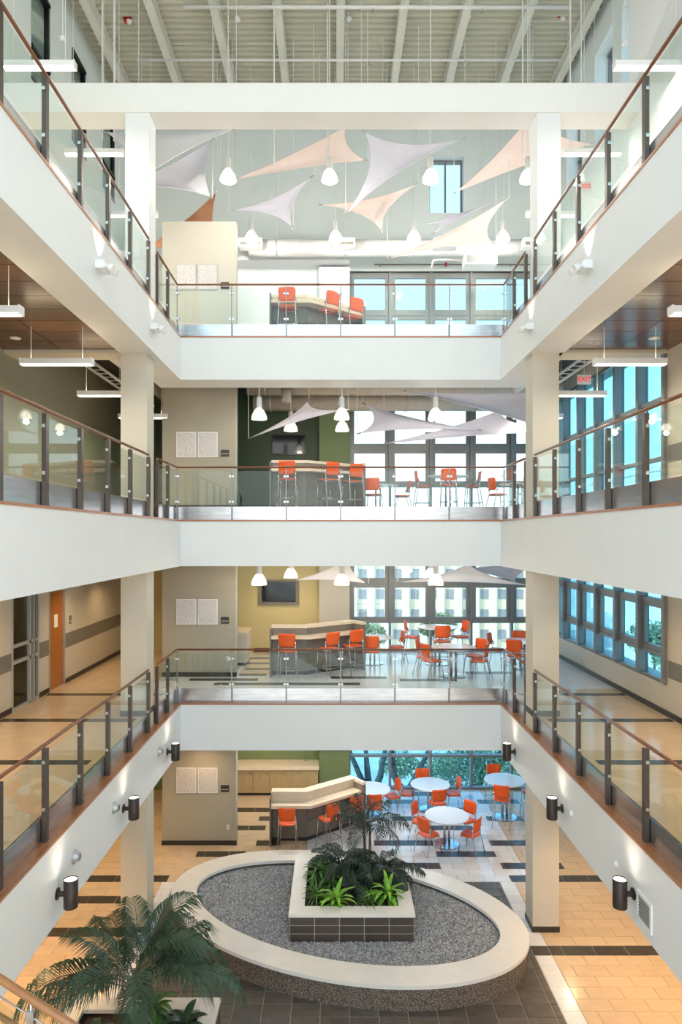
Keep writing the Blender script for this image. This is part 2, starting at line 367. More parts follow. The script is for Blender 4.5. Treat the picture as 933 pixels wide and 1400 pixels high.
# slabs, fascias, wooden ledges
for L in (1, 2, 3):
    zf, zb = ZF[L], ZB[L]; zt = zf-.33
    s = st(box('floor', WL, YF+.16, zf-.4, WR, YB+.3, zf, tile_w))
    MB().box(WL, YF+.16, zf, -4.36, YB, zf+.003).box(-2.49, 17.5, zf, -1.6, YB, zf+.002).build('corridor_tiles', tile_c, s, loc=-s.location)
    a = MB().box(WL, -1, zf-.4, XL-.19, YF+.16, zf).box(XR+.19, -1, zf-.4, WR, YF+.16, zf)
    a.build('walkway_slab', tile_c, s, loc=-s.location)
    MB().box(XL-.68, -1, zb, XL, YF, zt).build('fascia', white, s, loc=-s.location)
    MB().box(XR, -1, zb, XR+.68, YF, zt).build('fascia', white, s, loc=-s.location)
    MB().box(XL-.68, YF, zb, XR+.68, YF+.85, zt).build('fascia', white, s, loc=-s.location)
    MB().box(XL-.19, -1, zt, XL+.012, YF+.012, zt+.035).build('ledge', wood, s, loc=-s.location)
    MB().box(XR-.012, -1, zt, XR+.19, YF+.012, zt+.035).build('ledge', wood, s, loc=-s.location)
    MB().box(XL-.1, YF-.012, zt, XR+.1, YF+.17, zt+.035).build('ledge', wood, s, loc=-s.location)
    # dark strips let into the walkway floors, and staggered dark tiles in the lounge
    for x0, x1, ys in ((WL+.06, XL-.3, (10.6, 13.05, 15.2)), (XR+.3, WR-.06, (10.6, 13.05, 15.2))):
        for y in ys: MB().box(x0, y, zf, x1, y+.2, zf+.006).build('dark_tile', tile_d, s, loc=-s.location)
    for x0, x1, y in ((-3.6, -1.9, 16.75), (-2.45, -1.75, 17.35), (-2.4, -1.6, 18.1), (-2.45, -1.55, 18.9), (-2.45, -1.5, 19.7), (-2.9, .6, 16.25), (-.1, 1.3, 17.0), (1.6, 3.0, 16.7), (3.4, 4.6, 17.6)):
        MB().box(x0, y, zf, x1, y+.26, zf+.006).build('dark_tile', tile_d, s, loc=-s.location)
    if L < 3:
        for x0, x1 in ((WL, XL-.68), (XR+.68, WR)): st(box('ceiling', x0, -1, zb+.05, x1, 13.4, zb+.12, white))
    for x0, x1 in ((WL, -4.22), (4.42, WR)): st(box('trim_%d' % (L*2+(x0 > 0)), x0, 13.4, zb, x1, 13.94, zf-.4, col_paint))
# walnut ceiling over the third-floor walkways, panel by panel; dark open structure behind it
for x0, x1 in ((WL, XL-.68), (XR+.68, WR)):
    ce = st(box('ceiling', x0, -1, 11.50, x1, 13.4, 11.60, dark_open))
    w = (x1-x0)/2
    pm = MB().box(-w/2+.006, -.3+.009, 0, w/2-.009, .3-.009, .045).mesh('ceiling_panel', wceil)
    for j in range(15):
        for i in range(2): put('ceiling_panel', pm, ce, loc=Vector((x0+w*(i+.5), 13.08-.6*j, 11.455))-ce.location)
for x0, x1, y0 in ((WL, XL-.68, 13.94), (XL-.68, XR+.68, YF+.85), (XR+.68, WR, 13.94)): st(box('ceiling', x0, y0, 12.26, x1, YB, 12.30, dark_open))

# roof: ribbed deck on joists
rf = root('roof', (0, 8, ROOF))
mb = MB(); n = 120; per = .2; y = 13.2; prof = []
while y < YB+.2:
    prof += [(y, 0), (y+.07, 0), (y+.10, .06), (y+.17, .06)]; y += per
vs = []; fs = []
for yy, zz in prof: vs += [(WL-.3, yy, ROOF+zz), (WR+.3, yy, ROOF+zz)]
for i in range(len(prof)-1): fs.append((2*i, 2*i+1, 2*i+3, 2*i+2))
mb.add(vs, fs); mb.build('deck', deck, rf, loc=-rf.location)
MB().box(WL-.3, -1, ROOF+.1, WR+.3, YB+.3, ROOF+.3).build('roof_slab', deck, rf, loc=-rf.location)
for k in range(-4, 5):
    x = .14+1.525*k
    m_ = MB().box(x-.10, -1, ROOF-.34, x+.10, YB, ROOF-.31).box(x-.015, -1, ROOF-.31, x+.015, YB, ROOF-.03).box(x-.10, -1, ROOF-.03, x+.10, YB, ROOF)
    m_.build('joist', joist_m, rf, loc=-rf.location)
# cross beam on the columns
st(box('trim_9', WL, 13.4, 16.13, WR, 13.98, 16.70, beam_white))
# right-hand pier beside the beam
st(box('wall_pier', 6.0, 11.6, 12.70, WR+.1, 13.9, ROOF, white))

# outer walls
HI = (17.6, 19.9)
lh = [(14.6, 15.6)+HI, (16.85, 17.84)+HI, (19.1, 20.2)+HI]
rh = [(14.5, 15.6)+HI, (16.1, 17.2)+HI, (18.1, 19.3)+HI]
WIN_Y = (13.46, 20.6)
wl = wall_cells(MB(), 'y', WL-.5, WL, -1, YB, 12.3, ROOF+.1, lh).build('wall_left', mint); st(wl)
dl = [(13.70, 14.95, 4.25, 6.75), (15.50, 16.42, 4.25, 6.55)]
st(wall_cells(MB(), 'y', WL-.5, WL, -1, YB, 0, 8.05, dl).build('wall_left', cream))
st(MB().box(WL-.5, -1, 8.05, WL, YB, 12.3).build('wall_left', dwall))
rw = [(WIN_Y[0], WIN_Y[1], ZF[1]+.62, ZF[1]+3.3), (WIN_Y[0], WIN_Y[1], ZF[2]+.40, ZF[2]+3.4)]
st(wall_cells(MB(), 'y', WR, WR+.5, -1, YB, 0, 12.3, rw).build('wall_right', cream))
st(wall_cells(MB(), 'y', WR, WR+.5, -1, YB, 12.3, ROOF+.1, rh).build('wall_right', mint))
backs = [olive, yellow, dgreen, white]
for L in range(4):
    z0 = ZF[L]; z1 = ZF[L+1]-.4 if L < 3 else 15.95
    st(box('wall_back', WL, YB, z0, .45, YB+.3, z1, backs[L]))
    p = st(box('wall_pier', -.47, 20.66, z0, .45, YB, z1, [olive, cream, olive, white][L]))
    st(box('wall_corridor', -4.36, 17.5, z0, -4.22, YB, min(z1, 15.75), cream if L < 3 else white))
st(wall_cells(MB(), 'x', YB, YB+.5, WL, WR, 15.95, ROOF+.1, [(2.92, 3.98, 17.75, 19.5)]).build('wall_back', mint))
st(box('wall_back', WL, 20.3, 16.02, .45, YB, 16.3, white))
# tall wall that carries the posters, all four floors
st(box('wall_poster', -4.36, 17.24, 12.3, -2.49, 17.5, 15.75, cream)); pw = st(box('wall_poster', -4.36, 17.24, 0, -2.49, 17.5, 12.3, taupe))  # cream on the top floor, darker taupe on the floors below
MB().box(1.865/2-.012, -.136, 0, 1.865/2+.006, -.10, 12.3).build('corner_bead', alu_lt, pw)
# baseboards and painted stripes
for L in range(4):
    z = ZF[L]; b_ = st(box('baseboard_back', -4.37, 17.215, z, -2.48, 17.24, z+.11, base_m))
    if L < 3:
        for y0, y1 in (((-1, 13.70), (14.95, 15.50), (16.42, YB)) if L == 1 else ((-1, YB),)): st(box('baseboard_left', WL, y0, z, WL+.02, y1, z+.11, base_m))
        st(box('baseboard_right', WR-.02, -1, z, WR, YB, z+.11, base_m))
for i, (y0, y1) in enumerate(((-1, 13.70), (14.95, 15.50), (16.42, YB))): st(box('trim_%d' % (20+i), WL, y0, 5.10, WL+.006, y1, 5.45, stripe))
st(box('trim_23', WR-.006, -1, 5.02, WR, 13.42, 5.36, stripe)); st(box('trim_24', WR-.006, -1, 9.24, WR, 13.42, 9.58, stripe))
st(box('baseboard_back', -2.49, 20.97, ZF[1], -.47, 21.0, ZF[1]+.11, base_m))

# ------------------------------------------------------------------ windows
def window(n, axis, c, al, zz, glass, fr, sash, depth=.12, mw=.07, inner=-1, thick=.0):
    # c: plane of the glass; al: mullion positions; zz: transom heights; sash: rows with an opening frame; inner: side of the room
    w = root('window_%d' % n, (al[0], c, zz[0]) if axis == 'x' else (c, al[0], zz[0]))
    off = -w.location
    def bx(nm, a0, a1, d0, d1, z0, z1, mat, par=w):
        mb_ = MB()
        if axis == 'x': mb_.box(a0, c+d0, z0, a1, c+d1, z1)
        else: mb_.box(c+d0, a0, z0, c+d1, a1, z1)
        return mb_.build(nm, mat, par, loc=off if par is w else None)
    d0, d1 = (inner*depth, -inner*.05)
    for a in al: bx('mullion', a-mw/2, a+mw/2, d0, d1, zz[0], zz[-1], fr)
    for z in zz: bx('transom', al[0], al[-1], inner*.10, d1, z-.035, z+.035, fr)
    for i in range(len(al)-1):
        for j in range(len(zz)-1):
            a0, a1, z0, z1 = al[i]+mw/2, al[i+1]-mw/2, zz[j]+.035, zz[j+1]-.035
            if j in sash:
                t_ = .115; mb_ = MB()
                for q in ((a0, a1, z0, z0+t_), (a0, a1, z1-t_, z1), (a0, a0+t_, z0+t_, z1-t_), (a1-t_, a1, z0+t_, z1-t_)):
                    if axis == 'x': mb_.box(q[0], c+inner*.08, q[2], q[1], c-inner*.02, q[3])
                    else: mb_.box(c+inner*.08, q[0], q[2], c-inner*.02, q[1], q[3])
                mb_.build('sash', fr, w, loc=off); a0 += t_; a1 -= t_; z0 += t_; z1 -= t_
            bx('pane', a0, a1, -.004, .004, z0, z1, glass)
    return w
AL = [.45, 1.70, 2.95, 4.20, 5.45, 6.54]
for L in range(4):
    z = ZF[L]
    zz = [[z+.04, z+1.03, z+2.15, z+3.3], [z+.03, z+.91, z+2.11, z+3.3], [z+.03, z+.87, z+2.03, z+3.35], [z+.03, z+.87, z+1.92, z+3.2]][L]
    window(L+1, 'x', YB+.1, AL, zz, g_low if L == 0 else g_win, alu, (1, 2) if L else (), depth=.16)
    st(box('wall_back', .45, YB, zz[-1], WR, YB+.3, ZF[L+1]-.4 if L < 3 else 15.96, [alu, alu, white, alu][L]))
yr = [13.5, 14.65, 15.85, 17.05, 18.25, 19.45, 20.6]
window(5, 'y', WR+.10, yr, [ZF[1]+.64, ZF[1]+1.16, ZF[1]+2.24, ZF[1]+3.28], g_right, alu, (1,), depth=.18, mw=.10, inner=-1)
window(6, 'y', WR+.10, yr, [ZF[2]+.42, ZF[2]+.90, ZF[2]+2.1, ZF[2]+3.38], g_right, alu, (), depth=.18, mw=.10, inner=-1)
k = 7
for hs, cx, inn in ((lh, WL-.08, 1), (rh, WR+.4, -1)):
    for h in hs:
        window(k, 'y', cx, [h[0]+.03, h[1]-.03], [h[2]+.03, h[2]+.75, h[3]-.03], g_win if cx > 0 else g_door, alu if cx > 0 else dark, (), depth=.06, mw=.06, inner=inn); k += 1
    if cx < 0:       # rooms behind the left-hand windows
        st(box('wall_left', WL-1.6, 13.5, 17.4, WL-1.5, YB, 20.2, dark_open))
window(k, 'x', YB+.35, [2.95, 3.45, 3.95], [17.78, 19.47], g_win, alu, (), depth=.06, mw=.05); k += 1

# ------------------------------------------------------------------ doors on the second-floor walkway
d1 = root('door_1', (WL-.05, 15.96, ZF[1]))
MB().box(-.03, -.42, .01, .02, .42, 2.27).build('door_leaf', door_wood, d1)
MB().box(-.06, -.46, 0, .065, -.42, 2.30).box(-.06, .42, 0, .065, .46, 2.30).box(-.06, -.46, 2.27, .065, .46, 2.31).build('door_frame', alu_lt, d1)
MB().tube([(.02, .34, 1.02), (.08, .34, 1.02), (.08, .22, 1.02)], .012).build('door_handle', chrome, d1)
MB().box(.021, -.1, 1.42, .026, .1, 1.72).build('notice', paper, d1)
MB().box(-.45, -.42, 0, -.40, .42, 2.3).build('door_stop_wall', dark_open, d1)
d2 = root('door_2', (WL-.04, 14.325, ZF[1]))
fm = MB()
for y0, y1 in ((-.625, -.57), (.16, .23), (.37, .42), (.57, .625)): fm.box(-.06, y0, 0, .06, y1, 2.5)
for z0, z1 in ((0, .06), (.95, 1.02), (1.28, 1.35), (2.43, 2.5)): fm.box(-.06, -.57, z0, .06, .57, z1)
fm.build('door_frame', alu_lt, d2)
for y0, y1 in ((-.57, .16), (.42, .57)):
    for z0, z1 in ((.06, .95), (1.02, 1.28), (1.35, 2.43)): MB().box(-.006, y0, z0, .006, y1, z1).build('pane', g_door, d2)
MB().box(-.44, -.625, 0, -.40, .625, 2.5).build('room_wall', dwall, d2)
# ------------------------------------------------------------------ railings
clamp_m = MB().box(-.022, -.02, -.022, .022, .02, .022).mesh('clamp', steel)
def railing(name, label, L, paths, kick_side):
    # paths: list of (list of (x, y) posts); kick_side: unit vector(s) towards the walkway, one per path
    zf = ZF[L]; zt = zf-.33+.035
    r = thing(name, label, 'railing', (paths[0][0][0], paths[0][0][1], zt), 0, 'atrium railings')
    o0 = Vector((paths[0][0][0], paths[0][0][1], zt)); seen = set()
    for pts, kd in zip(paths, kick_side):
        along_x = abs(pts[0][1]-pts[-1][1]) < .01
        for p in pts:
            if (round(p[0], 2), round(p[1], 2)) in seen: continue
            seen.add((round(p[0], 2), round(p[1], 2)))
            w = (.013, .004) if along_x else (.03, .03)
            ht = zf+.875-zt
            po = MB().box(-w[0], -w[1]-.01, 0, w[0], w[1]+.01, ht).build('post', bronze if not along_x else rail_steel, r, loc=Vector((p[0], p[1], zt))-o0)
            MB().tube([(0, 0, ht), (0, 0, ht+.05)], .008, 6).build('rail_bracket', steel, po)
        for (x0, y0), (x1, y1) in zip(pts, pts[1:]):
            c = Vector(((x0+x1)/2, (y0+y1)/2, zf+.035))-o0; ln = math.hypot(x1-x0, y1-y0); h = .80
            rz = 0 if along_x else math.pi/2
            pn = put('glass_pane', MB().box(-ln/2+.035, -.005, 0, ln/2-.035, .005, h).mesh('glass_pane', g_rail), r, c, rz)
            for sx_ in (-1, 1):
                for zz in (.09, h-.12): put('clamp', clamp_m, pn, (sx_*(ln/2-.035), 0, zz))
            kc = Vector(((x0+x1)/2+kd[0]*.045, (y0+y1)/2+kd[1]*.045, zt))-o0
            put('kick_panel', MB().box(-ln/2+.008, -.006, 0, ln/2-.008, .006, zf+.015-zt).mesh('kick_panel', steel), r, kc, rz)
        MB().tube([(p[0]-o0.x, p[1]-o0.y, zf+.925-zt) for p in (pts[0], pts[-1])], .024, 10).build('handrail', rail_wood, r, smooth=True)
    return r
LX, RX = XL-.10, XR+.10; FY = YF+.10
sidY = [13.36-1.19*k for k in range(8)]; back = [14.0, 14.9, FY]
FARX = [LX+(RX-LX)*i/6 for i in range(7)]
for L in (1, 2, 3):
    railing('railing', 'glass railing across the far end of the %s-floor balcony' % FL[L], L,
            [[(x, FY) for x in FARX], [(LX, y) for y in back], [(RX, y) for y in back]], [(0, 1), (-1, 0), (1, 0)])
    railing('railing', 'glass railing along the left walkway of the %s floor' % FL[L], L, [[(LX, y) for y in sidY]], [(-1, 0)])
    railing('railing', 'glass railing along the right walkway of the %s floor' % FL[L], L, [[(RX, y) for y in sidY]], [(1, 0)])

# ------------------------------------------------------------------ stair to the ground floor (only its handrail reaches into view)
sx0, sz0, sl_ = -2.75, ZF[1], .64
stair = root('stairs', (sx0, 4.0, 0))
o0 = stair.location
MB().box(XL-.2, 3.3, sz0-.3, sx0, 4.7, sz0).build('landing', tile_c, stair, loc=-o0)
for i in range(24):
    x = sx0+i*.273; z = sz0-(i+1)*.175
    MB().box(x, 3.4, z-.04, x+.30, 4.5, z).build('tread', tile_c, stair, loc=-o0)
for y in (3.36, 4.5):
    q = [(sx0-.1, sz0-.32), (sx0-.1, sz0+.05), (sx0+6.5, .05), (sx0+6.5, 0), (sx0+6.0, 0)]
    mb = MB(); nq = len(q)
    mb.add([(a, y, c) for a, c in q]+[(a, y+.05, c) for a, c in q], [tuple(range(nq)), tuple(range(nq, 2*nq))[::-1]]+[(i, i+nq, (i+1) % nq+nq, (i+1) % nq) for i in range(nq)])
    mb.build('stringer', white, stair, loc=-o0)
sr = thing('stair_railing', 'wooden stair handrail with glass infill in the lower left corner', 'railing', (sx0, 4.6, sz0))
def rz_(x, h): return sz0-(x-sx0)*sl_+h
ln = [(x-sx0, 0, rz_(x, .88)-sz0) for x in (XL+.2, .9)]
MB().tube(ln, .027, 12).build('handrail', woodx, sr, smooth=True)
MB().tube([(p[0], .02, p[2]-.27) for p in ln], .02, 10).build('lower_handrail', woodx, sr, smooth=True)
MB().tube([(p[0], 0, p[2]-.12) for p in ln], .006, 6).build('tension_rod', steel, sr, smooth=True)
for x in (-3.2, -2.05, -.9, .25):
    MB().box(x-.025-sx0, -.02, rz_(x, -.02)-sz0, x+.025-sx0, .02, rz_(x, .80)-sz0).build('post', steel, sr)
    MB().tube([(x-sx0, 0, rz_(x, .78)-sz0), (x-sx0, 0, rz_(x, .86)-sz0)], .012, 8).build('rail_bracket', steel, sr)
for a, b_ in ((-3.2, -2.05), (-2.05, -.9), (-.9, .25)):
    mb = MB(); q = [(a+.04, .12), (b_-.04, .12), (b_-.04, .72), (a+.04, .72)]
    mb.add([(x-sx0, -.005, rz_(x, h)-sz0) for x, h in q]+[(x-sx0, .005, rz_(x, h)-sz0) for x, h in q], [(0,1,2,3),(7,6,5,4),(0,4,5,1),(1,5,6,2),(2,6,7,3),(3,7,4,0)])
    mb.build('glass_pane', g_rail, sr)

# ------------------------------------------------------------------ lamps
def pendant(loc, label, top, power, group):
    t = thing('pendant_lamp', label, 'lamp', loc, 0, group)           # loc: bottom rim of the shade
    MB().lathe([(.185, 0), (.19, .02), (.17, .12), (.12, .22), (.075, .27), (.072, .25), (.11, .20), (.155, .11), (.172, .02), (.176, .0), (.185, 0)], 24, caps=False).build('lamp_shade', shade_m, t, smooth=True)
    MB().lathe([(.062, .26), (.066, .28), (.066, .52), (.05, .55), (.012, .56)], 16).build('ballast_housing', duct_m, t, smooth=True)
    MB().lathe([(.11, .03), (.125, .04), (.10, .16), (.05, .2)], 16).build('lens', bulb, t, smooth=True)
    MB().tube([(0, 0, .55), (0, 0, top-loc[2])], .011, 6).build('hanging_rod', rod_m, t)
    light('POINT', (0, 0, -.05), power, (1, .95, .86) if loc[2] > 14 else (1, .96, .90) if loc[2] < 4 else (1, .86, .66), t, shadow_soft_size=.06)
    return t
row = ('first', 'second', 'third', 'fourth')
for i, x in enumerate((-2.47, -.12, 2.22, 4.47)):
    pendant(Vector((x, 15.8, 16.02)), 'white pendant lamp in the front row under the roof, %s from the left' % row[i], ROOF, 55, 'roof pendants')
for i, x in enumerate((-2.31, .02, 2.19, 4.66)):
    pendant(Vector((x, 18.9, 15.98)), 'white pendant lamp in the rear row under the roof, %s from the left' % row[i], ROOF, 55, 'roof pendants')
for i, (x, y) in enumerate(((-1.83, 16.5), (.17, 16.5), (2.44, 16.5))):
    pendant(Vector((x, y, 10.62)), 'front pendant lamp on the third floor, %s from the left' % row[i], 12.26, 15, 'third-floor pendants')
    pendant(Vector((x, y, 6.62)), 'front pendant lamp on the second floor, %s from the left' % row[i], 8.07, 22, 'second-floor pendants')
for i, (x, y) in enumerate(((-1.2, 18.6), (.2, 18.6), (2.62, 18.6))):
    pendant(Vector((x, y, 10.66)), 'rear pendant lamp on the third floor, %s from the left' % row[i], 12.26, 15, 'third-floor pendants')
    pendant(Vector((x, y, 6.66)), 'rear pendant lamp on the second floor, %s from the left' % row[i], 8.07, 22, 'second-floor pendants')
    pendant(Vector((x, y-.4, 2.55)), 'pendant lamp over the ground-floor lounge, %s from the left' % row[i], 3.85, 55, 'ground-floor pendants')

def linear(loc, label, top, power, group, col=(1, .88, .70)):
    t = thing('linear_lamp', label, 'lamp', loc, 0, group)             # loc: centre of the light opening
    MB().box(-.62, -.07, .015, .62, .07, .11).box(-.63, -.075, 0, -.61, .075, .12).box(.61, -.075, 0, .63, .075, .12).build('housing', lamp_white, t)
    MB().box(-.61, -.06, -.004, .61, .06, .014).build('diffuser', tube_e, t)
    for x in (-.45, .45): MB().tube([(x, 0, .11), (x, 0, top-loc[2])], .006, 6).build('hanging_cable', rod_m, t)
    light('AREA', (0, 0, -.02), power, col, t, shape='RECTANGLE', size=1.2, size_y=.1)
    if loc[2] < 12: light('AREA', (0, 0, .13), 3.5, (1, .78, .5), t, rot=(math.pi, 0, 0), shape='RECTANGLE', size=1.1, size_y=.1)  # added upward light that warms the soffit and ceiling
    return t
nth = ('nearest', 'second', 'third', 'farthest')
for i, y in enumerate((9.2, 11.9, 14.55, 17.3)):
    top = 11.45 if y < 13.4 else 12.26
    linear((-4.85, y, 10.78), '%s linear lamp above the third-floor left walkway' % nth[i], top, 32, 'third-floor linear lamps')
    linear((5.15, y, 10.78), '%s linear lamp above the third-floor right walkway' % nth[i], top, 32, 'third-floor linear lamps')
for i, y in enumerate((9.2, 11.9, 14.6, 17.4)):
    linear((-5.15, y, 15.95), '%s linear lamp above the top-floor left walkway' % nth[i], ROOF, 40, 'top-floor linear lamps', (1, .93, .82))
    linear((5.5, y, 15.95), '%s linear lamp above the top-floor right walkway' % nth[i], ROOF, 40, 'top-floor linear lamps', (1, .93, .82))
# recessed downlights
def downlight(x, y, z, label, power, group, col=(1, .70, .40), lab=True):
    t = thing('downlight', label, 'lamp', (x, y, z), 0, group)
    MB().lathe([(.075, -.012), (.095, -.010), (.098, 0), (.075, .0)], 20).build('trim_ring', lamp_white, t, smooth=True)
    MB().lathe([(.0, -.004), (.074, -.004), (.074, .002), (0, .002)], 20).build('lens', bulb, t)
    if power: light('SPOT', (0, 0, -.03), power, col, t, shadow_soft_size=.07, spot_size=math.radians(135), spot_blend=.7)
    return t
for i, y in enumerate((7.0, 9.6, 12.2)):
    for sx_, sd in ((-5.5, 'left'), (5.3, 'right')):
        downlight(sx_, y, 7.16, 'recessed downlight over the second-floor %s walkway, %s one' % (sd, nth[i]), 110, 'second-floor downlights')
        downlight(sx_, y, 2.92, 'recessed downlight over the ground-floor %s aisle, %s one' % (sd, nth[i]), 200, 'ground-floor downlights', (1, .64, .33))
for i, y in enumerate((8.3, 10.2, 12.6)):
    for sx_, sd in ((-5.9, 'left'), (5.9, 'right')):
        downlight(sx_, y, 11.455, 'recessed downlight in the walnut ceiling over the %s walkway, %s one' % (sd, nth[i]), 25, 'walnut ceiling downlights', (1, .78, .52))
for i, (x, y, z, ztop) in enumerate(((-5.5, 16.2, 7.0, 8.07), (-5.5, 18.6, 7.0, 8.07), (-5.4, 15.6, 2.8, 3.85), (-5.4, 18.4, 2.8, 3.85), (5.4, 15.6, 2.8, 3.85), (-2.2, 19.6, 2.8, 3.85), (-1.6, 20.0, 7.0, 8.07), (-3.3, 16.6, 2.8, 3.85))):
    nm = ['corridor end of the second floor', 'far corridor of the second floor', 'left aisle behind the ground-floor column', 'far left corridor of the ground floor', 'right aisle behind the ground-floor column',
          'ground-floor kitchenette', 'second-floor television alcove', 'ground-floor poster wall'][i]
    t = downlight(x, y, z, 'can downlight hanging over the %s' % nm, [90, 80, 110, 90, 110, 90, 70, 50][i], 'can downlights', (1, .70, .38))
    MB().lathe([(.09, 0), (.10, .01), (.10, .2), (.02, .22)], 16).build('housing', lamp_white, t, smooth=True)
    MB().tube([(0, 0, .2), (0, 0, ztop-z)], .01, 6).build('hanging_rod', rod_m, t)
# brown cylinder sconces on the second-floor fascia, white uplights on the top-floor fascia
for i, y in enumerate((8.72, 11.45, 14.45)):
    for s, xw, sd in ((1, XL, 'left'), (-1, XR, 'right')):
        t = thing('wall_sconce', 'dark brown cylinder sconce on the %s fascia, %s one' % (sd, ('nearest', 'middle', 'farthest')[i]), 'lamp', (xw, y, 3.25), 0, 'cylinder sconces')
        MB().tube([(s*.0, 0, -.02), (s*.012, 0, -.02)], .075, 16).tube([(s*.01, 0, -.02), (s*.10, 0, -.02)], .035, 10).build('wall_arm', brown_metal, t)
        MB().lathe([(.088, -.19), (.09, -.18), (.09, .17), (.084, .175), (.08, .172), (.08, .15), (.0, .15)], 24, (s*.175, 0, 0)).build('cylinder_shade', brown_metal, t, smooth=True)
        MB().lathe([(.0, .145), (.079, .145), (.079, .158), (0, .158)], 20, (s*.175, 0, 0)).build('lens', bulb, t)
        light('SPOT', (s*.175, 0, .18), 9, (1, .80, .58), t, rot=(math.pi, s*math.radians(-6), 0), shadow_soft_size=.07, spot_size=math.radians(110), spot_blend=1.0)
for i, y in enumerate((10.25, 13.25)):
    for s, xw, sd in ((1, XL, 'left'), (-1, XR, 'right')):
        t = thing('wall_uplight', 'white twin-head emergency light on the top-floor %s fascia, %s one' % (sd, ('nearer', 'farther')[i]), 'lamp', (xw, y, 11.78), 0, 'emergency lights')
        MB().box(0, -.14, 0, s*.13, .14, .12).box(s*.13, -.12, .02, s*.145, .12, .10).build('housing', lamp_white, t)
        for dy in (-.09, .09):
            MB().tube([(s*.14, dy, .06), (s*.19, dy, .03)], .02, 8).tube([(s*.18, dy, .035), (s*.25, dy, .0)], .05, 14, r1=.062).build('lamp_head', lamp_white, t)
        light('SPOT', (s*.13, 0, .14), 9, (1, .93, .85), t, rot=(math.pi, s*math.radians(-12), 0), shadow_soft_size=.04, spot_size=math.radians(80), spot_blend=.6)
# round horn and strobe pucks on the second-floor fascia
for i, (y, z) in enumerate(((9.28, 3.44), (10.95, 3.44), (13.75, 3.46))):
    t = thing('alarm_puck', 'round steel alarm beacon on the left fascia, %s one' % ('nearest', 'middle', 'farthest')[i], 'alarm', (XL, y, z), 0, 'fascia beacons')
    MB().tube([(0, 0, 0), (.015, 0, 0)], .095, 20).tube([(.012, 0, 0), (.07, 0, 0)], .08, 20, r1=.06).build('body', alu_lt, t, smooth=False)
    MB().tube([(.068, 0, 0), (.085, 0, 0)], .05, 16).build('cap', steel, t)
for i, (y, z) in enumerate(((9.25, 3.35), (11.0, 3.33))):
    t = thing('alarm_puck', 'small white oval detector on the right fascia, %s one' % ('nearer', 'farther')[i], 'alarm', (XR, y, z), 0, 'white fascia detectors')
    MB().tube([(0, 0, 0), (-.012, 0, 0)], .06, 16).tube([(-.01, 0, 0), (-.035, 0, 0)], .045, 16, r1=.035).build('body', lamp_white, t)
t = thing('vent_grille', 'white framed air grille on the right fascia beside the nearest sconce', 'vent', (XR, 8.4, 3.0))
MB().box(0, -.20, 0, -.02, -.16, .36).box(0, .16, 0, -.02, .20, .36).box(0, -.16, 0, -.02, .16, .04).box(0, -.16, .32, -.02, .16, .36).build('frame', lamp_white, t)
MB().box(0, -.16, .04, -.004, .16, .32).build('backing', stripe, t)
for j in range(7): MB().box(-.004, -.16, .055+j*.038, -.014, .16, .07+j*.038).build('slat', alu_lt, t)
# exit signs
def exit_sign(loc, label, top):
    t = thing('exit_sign', label, 'sign', loc, 0, 'exit signs')
    MB().box(-.16, -.02, 0, .16, .02, .22).build('plate', exit_w, t)
    MB().tube([(0, 0, .22), (0, 0, top-loc[2])], .01, 6).build('hanging_rod', rod_m, t)
    cu = bpy.data.curves.new('exit_text', 'FONT'); cu.body = 'EXIT'; cu.size = .15; cu.extrude = .004; cu.offset = .002; cu.align_x = 'CENTER'; cu.align_y = 'CENTER'
    to = bpy.data.objects.new('tmp', cu); C.objects.link(to); dg = bpy.context.evaluated_depsgraph_get()
    me = bpy.data.meshes.new_from_object(to.evaluated_get(dg)); bpy.data.objects.remove(to)
    me.materials.clear(); me.materials.append(exit_e)
    o = put('lettering', me, t, (0, -.025, .11)); o.rotation_euler = (math.pi/2, 0, 0)
exit_sign((5.85, 16.0, 11.36), 'hanging red exit sign over the third-floor right walkway', 12.26)
exit_sign((5.85, 16.0, 15.88), 'hanging red exit sign over the top-floor right walkway', ROOF)
# ------------------------------------------------------------------ furniture
def shell(w0, w1, h, curve, n=8, m=6, th=.012):
    # a curved rounded backrest standing in the XZ plane, thickness along -Y
    vs = []
    for side in (0, 1):
        for j in range(m+1):
            t = j/m; w = (w0+(w1-w0)*math.sin(t*math.pi/2))/2
            if j in (0, m): w *= .86
            for i in range(n+1):
                u = -1+2*i/n; vs.append((u*w, -curve*(u*u)+(.03*t*t)*-1+side*th, h*t))
    k = (m+1)*(n+1); fs = []
    for j in range(m):
        for i in range(n):
            a = j*(n+1)+i; fs += [(a, a+n+1, a+n+2, a+1), (k+a, k+a+1, k+a+n+2, k+a+n+1)]
    ring = [i for i in range(n+1)]+[j*(n+1)+n for j in range(1, m+1)]+[m*(n+1)+i for i in range(n-1, -1, -1)]+[j*(n+1) for j in range(m-1, 0, -1)]
    for a, b_ in zip(ring, ring[1:]+ring[:1]): fs.append((a, b_, k+b_, k+a))
    return vs, fs
